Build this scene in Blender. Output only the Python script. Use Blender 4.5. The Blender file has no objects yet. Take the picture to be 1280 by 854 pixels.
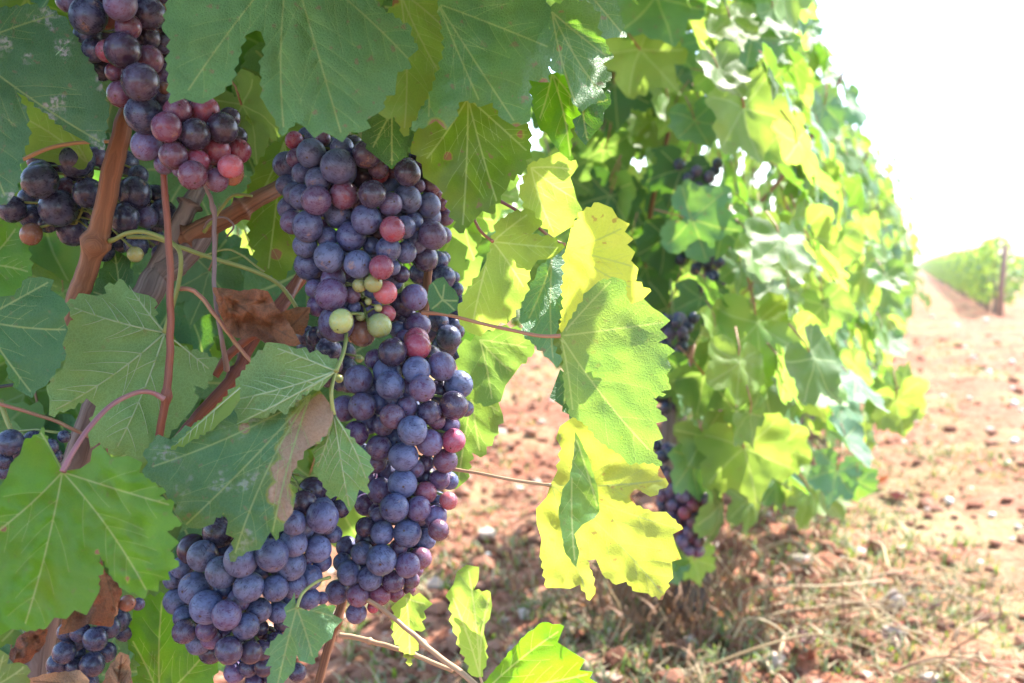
import bpy, math, random
import numpy as np
from mathutils import Vector, Matrix, noise
from mathutils.geometry import delaunay_2d_cdt
R = math.radians
random.seed(11)
scene = bpy.context.scene
COL = scene.collection
# ------------------------------------------------------------------ camera
F = 1244.0                       # focal length in pixels of the 1280-wide photograph (35 mm)
CAM_H, PITCH = 0.75, R(4.46)
cd = bpy.data.cameras.new('camera'); cam = bpy.data.objects.new('camera', cd); COL.objects.link(cam)
cam.location = (0, 0, CAM_H); cam.rotation_euler = (R(90) - PITCH, 0, 0)
cd.sensor_width = 36; cd.lens = 36 * F / 1280; cd.clip_end = 2000; cd.clip_start = 0.02
cd.dof.use_dof = True; cd.dof.focus_distance = 0.66; cd.dof.aperture_fstop = 8.0
scene.camera = cam
# ------------------------------------------------------------------ world, sun, exposure
SUN_AZ, SUN_EL = R(50), R(51)    # azimuth clockwise from the view axis (+Y)
w = bpy.data.worlds.new('World'); scene.world = w; w.use_nodes = True
nt = w.node_tree; bg = nt.nodes['Background']
sky = nt.nodes.new('ShaderNodeTexSky'); sky.sky_type = 'NISHITA'; sky.sun_disc = False
sky.sun_elevation = SUN_EL; sky.sun_rotation = SUN_AZ; sky.air_density = 1.0; sky.dust_density = 1.2; sky.ozone_density = 1.0
nt.links.new(sky.outputs[0], bg.inputs[0]); bg.inputs[1].default_value = 0.15
sl = bpy.data.lights.new('sun', 'SUN'); sl.energy = 4.4; sl.angle = R(0.5); sl.color = (1, .95, .87)
sun = bpy.data.objects.new('sun', sl); COL.objects.link(sun)
sdir = Vector((math.sin(SUN_AZ) * math.cos(SUN_EL), math.cos(SUN_AZ) * math.cos(SUN_EL), math.sin(SUN_EL)))
sun.rotation_euler = sdir.to_track_quat('Z', 'Y').to_euler()
vs = scene.view_settings; vs.view_transform = 'Standard'; vs.look = 'None'; vs.gamma = 1; vs.exposure = 2.2; vs.use_curve_mapping = False
scene.render.engine = 'CYCLES'; cy = scene.cycles
cy.use_denoising = True; cy.max_bounces = 8; cy.diffuse_bounces = 4; cy.transmission_bounces = 5; cy.glossy_bounces = 3
cy.caustics_reflective = False; cy.caustics_refractive = False

# ------------------------------------------------------------------ geometry helpers
FW = Vector((0, math.cos(PITCH), -math.sin(PITCH))); UP = Vector((0, math.sin(PITCH), math.cos(PITCH))); CP = Vector((0, 0, CAM_H))
def P(px, py, d):                # where a point seen at (px, py) of the photograph stands, d metres away along the view
    return CP + Vector((1, 0, 0)) * ((px - 640) / F * d) - UP * ((py - 427) / F * d) + FW * d
def proj(p):
    v = p - CP; d = v.dot(FW)
    return (640 + F * v.x / d, 427 - F * v.dot(UP) / d, d) if d > 0.01 else (-9999, -9999, d)
def tag(o, label=None, cat=None, group=None, kind=None):
    for k, v in (('label', label), ('category', cat), ('group', group), ('kind', kind)):
        if v: o[k] = v
    return o
def link(name, data, parent=None, mats=(), smooth=True):
    o = bpy.data.objects.new(name, data); COL.objects.link(o)
    if parent is not None: o.parent = parent
    if data is not None:
        for m in mats: data.materials.append(m)
        if smooth and hasattr(data, 'polygons') and len(data.polygons): data.polygons.foreach_set('use_smooth', [True] * len(data.polygons))
    return o
def mesh_from(name, V, Fc, uv=None, aux=None, mi=None):
    me = bpy.data.meshes.new(name); me.from_pydata([tuple(v) for v in V], [], [tuple(f) for f in Fc])
    li = np.zeros(len(me.loops), dtype=np.int32); me.loops.foreach_get('vertex_index', li)
    for nm, a in (('UVMap', uv), ('aux', aux)):
        if a is not None:
            l = me.uv_layers.new(name=nm); l.data.foreach_set('uv', np.asarray(a, dtype=np.float32)[li].ravel())
    if mi is not None: me.polygons.foreach_set('material_index', np.asarray(mi, dtype=np.int32))
    me.update(); return me
def pts(s): return [tuple(float(c) for c in q.split(',')) for q in s.split()]
def inside(poly, q):
    x, y = q[:, 0], q[:, 1]; r = np.zeros(len(q), bool); n = len(poly); j = n - 1
    for i in range(n):
        xi, yi = poly[i]; xj, yj = poly[j]
        c = (yi > y) != (yj > y)
        r ^= c & (x < (xj - xi) * (y - yi) / ((yj - yi) if yj != yi else 1e-9) + xi); j = i
    return r
def segdist(q, segs):            # distance of each point to the nearest of the segments
    best = np.full(len(q), 1e9)
    for a, b in segs:
        a = np.array(a); d = np.array(b) - a; L = max(d.dot(d), 1e-12)
        t = np.clip(((q - a) @ d) / L, 0, 1); best = np.minimum(best, np.hypot(*(q - a - t[:, None] * d).T))
    return best
def tube(path, rad, n=8, flat=1.0):   # a swept tube with caps; returns V, F, UV
    V, Fc, UV = [], [], []; k = len(path); L = 0; prev = None
    for i, p in enumerate(path):
        t = (path[min(i + 1, k - 1)] - path[max(i - 1, 0)]).normalized()
        a = (prev - t * prev.dot(t)) if prev is not None else t.orthogonal()
        if a.length < 1e-6: a = t.orthogonal()
        a.normalize(); prev = a; b = t.cross(a)
        if i: L += (p - path[i - 1]).length
        r = rad[i] if not isinstance(rad, (int, float)) else rad
        for j in range(n):
            an = 2 * math.pi * j / n
            V.append(p + a * math.cos(an) * r + b * math.sin(an) * r * flat); UV.append((math.sin(an) * r * 100 + math.cos(an) * r * 60, L * 20))
    for i in range(k - 1):
        for j in range(n):
            Fc.append((i * n + j, i * n + (j + 1) % n, (i + 1) * n + (j + 1) % n, (i + 1) * n + j))
    Fc.append(tuple(range(n - 1, -1, -1))); Fc.append(tuple((k - 1) * n + j for j in range(n)))
    return V, Fc, UV
def spline(ps, per=8):           # Catmull-Rom through vectors
    out = []; n = len(ps)
    for i in range(n - 1):
        p0, p1, p2, p3 = ps[max(i - 1, 0)], ps[i], ps[i + 1], ps[min(i + 2, n - 1)]
        for k in range(per):
            t = k / per
            out.append(0.5 * ((2 * p1) + (p2 - p0) * t + (2 * p0 - 5 * p1 + 4 * p2 - p3) * t * t + (3 * p1 - p0 - 3 * p2 + p3) * t ** 3))
    out.append(ps[-1]); return out
class MB:                        # collects shapes into one mesh
    def __init__(s): s.V, s.F, s.U, s.M = [], [], [], []
    def add(s, V, Fc, U=None, m=0):
        o = len(s.V); s.V += V; s.F += [tuple(i + o for i in f) for f in Fc]; s.U += U or [(0, 0)] * len(V); s.M += [m] * len(Fc)
    def mesh(s, name): return mesh_from(name, s.V, s.F, uv=s.U, mi=s.M)

# ------------------------------------------------------------------ materials
def newmat(name):
    m = bpy.data.materials.new(name); m.use_nodes = True; t = m.node_tree
    b = t.nodes['Principled BSDF']; return m, t, b, t.nodes['Material Output']
class G:                         # terse node graph
    def __init__(s, t): s.t = t
    def n(s, ty, **kw):
        x = s.t.nodes.new('ShaderNode' + ty)
        for k, v in kw.items(): setattr(x, k, v)
        return x
    def put(s, sock, v):
        if hasattr(v, 'is_output') or hasattr(v, 'node'): s.t.links.new(v, sock)
        else: sock.default_value = v
    def math(s, op, a, b=0.0, clamp=False):
        x = s.n('Math', operation=op); x.use_clamp = clamp; s.put(x.inputs[0], a); s.put(x.inputs[1], b); return x.outputs[0]
    def mix(s, f, a, b, blend='MIX'):
        x = s.n('Mix', data_type='RGBA', blend_type=blend); s.put(x.inputs[0], f); s.put(x.inputs[6], a); s.put(x.inputs[7], b); return x.outputs[2]
    def mixf(s, f, a, b):
        x = s.n('Mix', data_type='FLOAT'); s.put(x.inputs[0], f); s.put(x.inputs[2], a); s.put(x.inputs[3], b); return x.outputs[0]
    def step(s, v, lo, hi):
        x = s.n('MapRange', interpolation_type='SMOOTHSTEP'); s.put(x.inputs[0], v); x.inputs[1].default_value = lo; x.inputs[2].default_value = hi; return x.outputs[0]
    def noise(s, vec, sc, det=3, rough=.55):
        x = s.n('TexNoise'); s.put(x.inputs['Vector'], vec); x.inputs['Scale'].default_value = sc; x.inputs['Detail'].default_value = det; x.inputs['Roughness'].default_value = rough; return x.outputs[0]
def c4(c): return (c[0], c[1], c[2], 1)

def leaf_mat(name, top, under, trans, tw=.42, rough=.42, mottle=.35, spots=0.0, scorch=0.0, scorchcol=(.42, .25, .12), residue=0.0, hue=.05, spec=.5, yellow=0.0, net=.25):
    m, t, b, out = newmat(name); g = G(t)
    uv = g.n('UVMap', uv_map='UVMap').outputs[0]; aux = g.n('UVMap', uv_map='aux').outputs[0]
    sep = g.n('SeparateXYZ'); g.put(sep.inputs[0], aux); edge = sep.outputs[0]; burnv = sep.outputs[1]
    oi = g.n('ObjectInfo'); geo = g.n('NewGeometry')
    rnd = g.math('FRACT', g.math('ADD', oi.outputs['Random'], geo.outputs['Random Per Island']))
    off = g.n('VectorMath', operation='ADD'); g.put(off.inputs[0], uv)
    cmb = g.n('CombineXYZ'); g.put(cmb.inputs[0], g.math('MULTIPLY', oi.outputs['Random'], 37.0)); g.put(cmb.inputs[1], g.math('MULTIPLY', rnd, 19.0)); g.put(off.inputs[1], cmb.outputs[0]); uvo = off.outputs[0]
    vor = g.n('TexVoronoi', feature='DISTANCE_TO_EDGE'); g.put(vor.inputs['Vector'], uvo); vor.inputs['Scale'].default_value = 24; cell = g.step(vor.outputs['Distance'], 0.0, .16)
    vor2 = g.n('TexVoronoi', feature='DISTANCE_TO_EDGE'); g.put(vor2.inputs['Vector'], uvo); vor2.inputs['Scale'].default_value = 60
    big = g.noise(uvo, 2.2, 4); fine = g.noise(uvo, 26, 4, .65)
    back = geo.outputs['Backfacing']
    base = g.mix(back, c4(top), c4(under))
    k = g.math('ADD', 1 - mottle * .75, g.math('MULTIPLY', g.math('ADD', big, g.math('MULTIPLY', fine, .5)), mottle))
    hs = g.n('HueSaturation'); g.put(hs.inputs['Color'], base); g.put(hs.inputs['Hue'], g.math('ADD', .5 - hue / 2, g.math('MULTIPLY', rnd, hue))); g.put(hs.inputs['Value'], g.math('MULTIPLY', k, g.math('ADD', .82, g.math('MULTIPLY', rnd, .36))))
    col = hs.outputs[0]
    col = g.mix(g.math('MULTIPLY', g.math('SUBTRACT', 1, cell), net), col, g.mix(back, (top[0] * 2.2 + .03, top[1] * 1.7 + .03, top[2] * 1.5 + .01, 1), (under[0] * 1.5, under[1] * 1.4, under[2] * 1.5, 1)))
    tr = g.mix(g.math('MULTIPLY', big, .5), c4(trans), (trans[0] * .55, trans[1] * .7, trans[2] * .7, 1))
    vm = g.math('SUBTRACT', 1, g.step(edge, .25, .95)); halo = g.math('MULTIPLY', g.math('SUBTRACT', 1, g.step(edge, .5, 4.0)), .14)
    if yellow:
        ym = g.math('MULTIPLY', g.step(g.noise(uvo, 1.3, 3), .42, .72), yellow)
        col = g.mix(ym, col, (.22, .27, .04, 1)); tr = g.mix(ym, tr, (.72, .68, .12, 1))
    if spots:
        sm = g.math('MULTIPLY', g.step(g.noise(uvo, 7.5, 3, .5), .63, .70), spots)
        col = g.mix(sm, col, (.32, .19, .13, 1)); tr = g.mix(sm, tr, (.25, .08, .02, 1))
    if residue:
        rm = g.math('MULTIPLY', g.math('MULTIPLY', g.step(g.noise(uvo, 2.6, 2), .56, .66), g.step(g.noise(uvo, 15, 3), .42, .6)), residue)
        col = g.mix(rm, col, (.48, .43, .45, 1))
    bn = g.math('ADD', burnv, g.math('MULTIPLY', g.math('SUBTRACT', g.noise(uvo, 4.5, 4), .5), .5))   # scorched tissue, where a leaf has it
    em = g.step(bn, .46, .56); rim = g.math('MULTIPLY', g.step(bn, .36, .46), g.math('SUBTRACT', 1, em))
    col = g.mix(g.math('MULTIPLY', rim, .8), col, (.30, .27, .05, 1))
    col = g.mix(em, col, g.mix(fine, c4(scorchcol), (.22, .10, .055, 1))); tr = g.mix(em, tr, (.3, .14, .05, 1))
    col = g.mix(halo, col, (top[0] * 1.6 + .02, top[1] * 1.5 + .02, top[2] * 1.2 + .01, 1)); col = g.mix(g.math('MULTIPLY', vm, .85), col, (.25, .34, .15, 1) if top[0] < .23 else (.2, .1, .06, 1)); tr = g.mix(g.math('MULTIPLY', vm, .8), tr, (trans[0] * .55, trans[1] * .62, trans[2] * .8, 1) if top[0] > .15 else (trans[0] * .5 + .38, trans[1] * .5 + .42, trans[2] + .08, 1))
    bump = g.n('Bump'); bump.inputs['Strength'].default_value = .42 if tw < .4 else .16; bump.inputs['Distance'].default_value = .0011
    g.put(bump.inputs['Height'], g.math('ADD', cell, g.math('ADD', g.math('MULTIPLY', g.step(vor2.outputs['Distance'], 0, .1), .3), g.math('MULTIPLY', fine, .5))))
    g.put(b.inputs['Base Color'], col); g.put(b.inputs['Normal'], bump.outputs[0])
    g.put(b.inputs['Roughness'], g.mixf(back, rough, .75)); g.put(b.inputs['Specular IOR Level'], g.mixf(back, spec, .2))
    tl = g.n('BsdfTranslucent'); g.put(tl.inputs['Color'], tr); g.put(tl.inputs['Normal'], bump.outputs[0])
    mx = g.n('MixShader'); mx.inputs[0].default_value = tw; g.put(mx.inputs[1], b.outputs[0]); g.put(mx.inputs[2], tl.outputs[0]); g.put(out.inputs[0], mx.outputs[0])
    return m
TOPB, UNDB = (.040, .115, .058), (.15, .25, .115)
LM = {
 'blue': leaf_mat('leaf_blue_green', (.072, .205, .100), UNDB, (.26, .52, .04), tw=.34, rough=.50, spots=.55, yellow=.10, spec=.55),
 'residue': leaf_mat('leaf_residue', (.054, .155, .082), UNDB, (.2, .4, .03), tw=.3, rough=.52, residue=.9, spots=.4, spec=.5),
 'green': leaf_mat('leaf_green', (.060, .150, .042), (.14, .24, .09), (.36, .58, .08), tw=.5, spots=.2, yellow=.12, rough=.5),
 'vivid': leaf_mat('leaf_vivid', (.048, .150, .016), (.13, .25, .06), (.27, .62, .01), tw=.48, spots=.2, yellow=.12, rough=.48),
 'olive': leaf_mat('leaf_olive', (.06, .135, .018), (.13, .22, .06), (.28, .50, .015), tw=.5, spots=.6, yellow=.3, rough=.5),
 'hero': leaf_mat('leaf_lime_dimmed', (.105, .205, .075), (.17, .29, .1), (.33, .56, .06), tw=.36, spots=.25, yellow=.2, rough=.52),  # lime leaf dimmed in colour and translucency, standing in for shade
 'lime': leaf_mat('leaf_lime', (.10, .23, .045), (.17, .29, .09), (.52, .70, .09), tw=.50, spots=.25, yellow=.25, rough=.52),
 'yellow': leaf_mat('leaf_sunlit_yellow', (.20, .29, .05), (.25, .31, .08), (.62, .66, .07), tw=.52, spots=.6, yellow=.4, rough=.52),  # yellow of sun shining through the blade, put into its colours
 'under': leaf_mat('leaf_pale_underside', (.05, .14, .04), (.16, .29, .12), (.25, .46, .03), tw=.3, spots=.2, yellow=.1, mottle=.5, net=.5),
 'scorched': leaf_mat('leaf_scorched', (.056, .170, .084), UNDB, (.24, .45, .03), tw=.32, residue=.5, scorchcol=(.60, .44, .30), spots=.5, yellow=.2, spec=.5, rough=.52),
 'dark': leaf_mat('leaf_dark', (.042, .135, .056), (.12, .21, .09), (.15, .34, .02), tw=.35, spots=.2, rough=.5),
 'dry': leaf_mat('leaf_dry', (.23, .115, .065), (.31, .185, .12), (.22, .09, .03), tw=.22, mottle=.9, spots=.5, rough=.75, spec=.2),
 'tan': leaf_mat('leaf_tan', (.36, .22, .13), (.40, .27, .17), (.25, .12, .05), tw=.22, mottle=.8, rough=.75, spec=.2),
}
def simple_mat(name, a, b2, sc=8, stretch=1.0, rough=.6, bump=.4, spec=.4, fine=40):
    m, t, b, out = newmat(name); g = G(t); uv = g.n('UVMap', uv_map='UVMap').outputs[0]
    mp = g.n('Mapping'); g.put(mp.inputs[0], uv); mp.inputs['Scale'].default_value = (1, stretch, 1)
    oi = g.n('ObjectInfo'); ad = g.n('VectorMath', operation='ADD'); g.put(ad.inputs[0], mp.outputs[0]); g.put(ad.inputs[1], oi.outputs['Random'])
    n1 = g.noise(ad.outputs[0], sc, 5, .65); n2 = g.noise(ad.outputs[0], fine, 3, .6)
    f = g.step(g.math('ADD', g.math('MULTIPLY', n1, .7), g.math('MULTIPLY', n2, .3)), .32, .68)
    g.put(b.inputs['Base Color'], g.mix(f, c4(a), c4(b2))); b.inputs['Roughness'].default_value = rough; b.inputs['Specular IOR Level'].default_value = spec
    bp = g.n('Bump'); bp.inputs['Strength'].default_value = min(1, bump); bp.inputs['Distance'].default_value = .0008 * max(1, bump * 2.2); g.put(bp.inputs['Height'], g.math('ADD', n1, g.math('MULTIPLY', n2, .5))); g.put(b.inputs['Normal'], bp.outputs[0])
    return m
M_VEIN = simple_mat('vein_pale', (.22, .30, .10), (.28, .36, .15), rough=.55)
M_VEINU = simple_mat('vein_underside', (.26, .36, .18), (.33, .42, .24), rough=.6)
M_VEIND = simple_mat('vein_dry', (.20, .09, .05), (.28, .14, .08), rough=.7)
M_CANE = simple_mat('cane_bark', (.085, .036, .019), (.27, .125, .065), sc=2.6, stretch=.07, rough=.6, fine=16, bump=.9)
M_CANER = simple_mat('cane_red', (.11, .032, .024), (.25, .085, .05), sc=2.6, stretch=.08, rough=.5, fine=16, bump=.7)
M_WOOD = simple_mat('old_wood', (.07, .05, .045), (.26, .21, .19), sc=3.0, stretch=.07, rough=.85, bump=1.0, fine=18)
M_STEMG = simple_mat('stem_green', (.17, .22, .06), (.26, .30, .10), sc=3, stretch=.3, rough=.5)
M_STEMR = simple_mat('stem_red', (.30, .12, .09), (.36, .22, .12), sc=3, stretch=.2, rough=.5)
M_STEMP = simple_mat('stem_purple', (.26, .10, .13), (.34, .18, .16), sc=3, stretch=.2, rough=.5)
M_STEMT = simple_mat('stem_tan', (.36, .22, .13), (.44, .30, .19), sc=3, stretch=.2, rough=.55)
M_TENDRIL = simple_mat('tendril_grey', (.16, .12, .13), (.24, .19, .18), sc=3, stretch=.2, rough=.7)
M_WIRE = simple_mat('wire_metal', (.05, .06, .06), (.09, .09, .09), rough=.45)
M_STRAW = simple_mat('straw', (.34, .24, .13), (.55, .42, .26), sc=3, rough=.8)
M_STONE = simple_mat('limestone', (.55, .50, .45), (.78, .74, .70), sc=6, rough=.9)
STEM = {'g': M_STEMG, 'r': M_STEMR, 'p': M_STEMP, 't': M_STEMT, 'c': M_CANE, 'k': M_CANER, 'w': M_WOOD, 'n': M_TENDRIL}
# grapes: the skin colour and how much bloom it carries come with each grape
M_GRAPE, t, b, out = newmat('grape_skin'); g = G(t)
tc = g.n('TexCoord').outputs['Object']; oi = g.n('ObjectInfo')
ad = g.n('VectorMath', operation='ADD'); g.put(ad.inputs[0], tc)
sc_ = g.math('MULTIPLY', oi.outputs['Random'], 83.0); cb = g.n('CombineXYZ'); g.put(cb.inputs[0], sc_); g.put(cb.inputs[1], sc_); g.put(ad.inputs[1], cb.outputs[0]); vv = ad.outputs[0]
n1 = g.noise(vv, 1.1, 3); n2 = g.noise(vv, 9, 5, .7)
mp = g.n('Mapping'); g.put(mp.inputs[0], vv); mp.inputs['Scale'].default_value = (1.2, 9, 4); mp.inputs['Rotation'].default_value = (.5, .8, .3)
n3 = g.noise(mp.outputs[0], 1.6, 4, .6)
rub = g.math('MULTIPLY', g.step(n3, .55, .66), .8)                       # bloom rubbed away in streaks
rub2 = g.step(n1, .60, .70)                                               # and in whole patches
n4 = g.noise(vv, 2.6, 4, .6)
bl = g.math('MULTIPLY', g.math('ADD', .12, g.math('ADD', g.math('MULTIPLY', n2, .7), g.math('MULTIPLY', g.step(n4, .36, .62), .75))), oi.outputs['Alpha'], True)
bl = g.math('MULTIPLY', g.math('MULTIPLY', bl, g.math('SUBTRACT', 1, rub)), g.math('SUBTRACT', 1, g.math('MULTIPLY', rub2, .65)))
skin = g.mix(g.math('MULTIPLY', n1, .55), oi.outputs['Color'], g.mix(1.0, oi.outputs['Color'], (2.2, .6, .6, 1), 'MULTIPLY'))
bc = g.mix(.42, oi.outputs['Color'], (.23, .29, .52, 1))
col = g.mix(bl, skin, bc)
sx = g.n('SeparateXYZ'); g.put(sx.inputs[0], tc)
rad = g.math('SQRT', g.math('ADD', g.math('POWER', sx.outputs[0], 2.0), g.math('POWER', sx.outputs[1], 2.0)))
scar = g.math('MULTIPLY', g.step(g.math('ADD', rad, g.math('MULTIPLY', n2, .05)), .13, .08), g.math('LESS_THAN', sx.outputs[2], 0.0))
speck = g.step(g.noise(vv, 14, 1), .73, .77)
col = g.mix(g.math('MAXIMUM', scar, g.math('MULTIPLY', speck, .6)), col, (.05, .028, .02, 1))
rus = g.math('MULTIPLY', g.step(g.noise(vv, .8, 2), .66, .72), g.step(n2, .42, .6)); col = g.mix(g.math('MULTIPLY', rus, .7), col, (.30, .17, .10, 1))
g.put(b.inputs['Base Color'], col); g.put(b.inputs['Roughness'], g.mixf(bl, .17, .52)); b.inputs['Specular IOR Level'].default_value = .45
b.inputs['Subsurface Weight'].default_value = .18; b.inputs['Subsurface Radius'].default_value = (.6, .25, .2); b.inputs['Subsurface Scale'].default_value = .004
bp = g.n('Bump'); bp.inputs['Strength'].default_value = .12; bp.inputs['Distance'].default_value = .0006; g.put(bp.inputs['Height'], n2); g.put(b.inputs['Normal'], bp.outputs[0])

# ------------------------------------------------------------------ leaves
rl = random.Random(5)
def toothed(poly, step_=13.0, amp=.22, scale=1.0):
    """Break the long runs of an outline into the saw teeth of a vine leaf."""
    out = []; n = len(poly); A = sum(poly[i][0] * poly[(i + 1) % n][1] - poly[(i + 1) % n][0] * poly[i][1] for i in range(n)); sg = 1 if A > 0 else -1
    for i in range(n):
        a = np.array(poly[i]); b_ = np.array(poly[(i + 1) % n]); L = np.hypot(*(b_ - a)); out.append(tuple(a))
        k = int(round(L / (step_ * scale) + rl.uniform(-.3, .3)))
        if L > 1.35 * step_ * scale and k >= 2 and amp > 0:
            d = (b_ - a) / L; nrm = np.array((d[1], -d[0])) * sg
            for q in range(k):
                h = L / k * amp * rl.uniform(.6, 1.3); f0 = q / k + rl.uniform(-.1, .1) / k
                tp = a + d * L * (q + .62 + rl.uniform(-.1, .1)) / k + nrm * h; out.append(tuple(tp))
                if q < k - 1: out.append(tuple(a + d * L * (q + 1 + rl.uniform(-.08, .08)) / k - nrm * h * .35))
    return out
def refine(poly, mx):
    out = []; n = len(poly)
    for i in range(n):
        a = np.array(poly[i]); b_ = np.array(poly[(i + 1) % n]); k = max(1, int(np.hypot(*(b_ - a)) / mx))
        for q in range(k): out.append(tuple(a + (b_ - a) * q / k))
    return out
def make_veins(J, tips, poly, sec=True, u=1.0):
    """Main veins from the petiole junction to the lobe tips, and their side veins: list of (points, r0, r1)."""
    vs_ = []; J = np.array(J)
    for k, tp in enumerate(tips):
        T = np.array(tp); d = T - J; L = np.hypot(*d); d = d / L; nn = np.array((-d[1], d[0])); bow = rl.uniform(-.04, .04) * L
        f = lambda s: J + d * L * s + nn * bow * 4 * s * (1 - s)
        vs_.append(([tuple(f(s)) for s in np.linspace(0, .97, 12)], 1.0, .28))
        if sec and L > 40 * u:
            side = 1; s = rl.uniform(.16, .24)
            while s < .9:
                for sd in ((side,) if rl.random() < .6 else (1, -1)):
                    p0 = f(s); an = rl.uniform(.65, .9) * sd; ln = L * (1 - s * .72) * rl.uniform(.36, .5)
                    cs, sn = math.cos(an), math.sin(an); dd = np.array((d[0] * cs - d[1] * sn, d[0] * sn + d[1] * cs)); ps = []
                    for q in np.linspace(0, 1, 9):
                        ps.append(p0 + dd * ln * q - np.array((-dd[1], dd[0])) * sd * ln * .14 * q * q)
                    ok = inside(poly, np.array(ps)); m_ = len(ps) if ok.all() else int(np.argmin(ok))
                    if m_ > 3: vs_.append(([tuple(x) for x in ps[:m_]], .5, .16))
                side = -side; s += rl.uniform(.10, .15) * max(1, 90 * u / L)
    return vs_
def leaf_surface(poly, J, tips, grid, zfun, sec=True, quilt=.0016, u=1.0, vertveins=True):
    """Triangulate an outline with veins; zfun(q) gives each point's height. u scales the pixel-like units."""
    if tips is None: tips = []
    vs_ = make_veins(J, tips, poly, sec, u)
    ring = refine(poly, grid * .8); xs = np.array(ring); lo, hi = xs.min(0), xs.max(0); pp = []
    r = 0; y = lo[1]
    while y < hi[1]:
        x = lo[0] + (grid / 2 if r % 2 else 0)
        while x < hi[0]: pp.append((x + rl.uniform(-.15, .15) * grid, y + rl.uniform(-.15, .15) * grid)); x += grid
        y += grid * .87; r += 1
    pp = np.array(pp) if pp else np.zeros((0, 2)); n = len(ring)
    edges = [(ring[i], ring[(i + 1) % n]) for i in range(n)]
    if len(pp):
        pp = pp[inside(ring, pp)]
        if len(pp): pp = pp[segdist(pp, edges) > grid * .45]
    vp, ve = [], []                  # the mesh runs exactly along the veins, with a rim of points on both sides
    for v in vs_:
        if not vertveins and v[1] < .9: continue
        a = np.array(v[0]); L = np.hypot(*(a[-1] - a[0])); k = max(3, int(L / (grid * .8))); w_ = (1.9 if v[1] > .9 else 1.25) * u; chain = []
        for s in np.linspace(0, len(a) - 1, k):
            i = int(min(s, len(a) - 2)); c = a[i] + (a[i + 1] - a[i]) * (s - i); t_ = a[i + 1] - a[i]; t_ = t_ / max(1e-9, np.hypot(*t_)); nn = np.array((-t_[1], t_[0])) * w_
            trip = np.array([c, c + nn, c - nn])
            if not inside(ring, trip).all() or segdist(trip, edges).min() < .8 * u: continue
            chain.append(len(vp)); vp += [tuple(x) for x in trip]
        for i in range(len(chain) - 1):
            for o in range(3): ve.append((chain[i] + o, chain[i + 1] + o))
    if vp and len(pp): pp = pp[np.sqrt(((pp[:, None] - np.array(vp)[None]) ** 2).sum(2)).min(1) > grid * .5]
    allp = [Vector(p) for p in ring] + [Vector(p) for p in pp] + [Vector(c) for c in vp]; o0 = n + len(pp)
    vo, _, fo, _, _, _ = delaunay_2d_cdt(allp, [(i, (i + 1) % n) for i in range(n)] + [(a + o0, c + o0) for a, c in ve], [], 1, .02 * u)
    q = np.array([(v.x, v.y) for v in vo]); ed = segdist(q, edges)
    ms = [(v[0][i], v[0][i + 1]) for v in vs_ if v[1] > .9 for i in range(0, len(v[0]) - 1)]
    ss = [(v[0][i], v[0][i + 1]) for v in vs_ if v[1] < .9 for i in range(0, len(v[0]) - 1)]
    vd = np.minimum(segdist(q, ms) * .55 if ms else 9e9, segdist(q, ss) + .38 * u if ss and vertveins else 9e9) / u if vs_ else np.full(len(q), 9.0)
    def z(qq):
        zz = zfun(qq)
        if ms: zz = zz + quilt * (1 - np.exp(-(segdist(qq, ms) / (12 * u)) ** 2))
        if ss: zz = zz + quilt * .6 * (1 - np.exp(-(segdist(qq, ss) / (6 * u)) ** 2))
        return zz
    return q, fo, np.minimum(vd, 12), vs_, z
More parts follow.
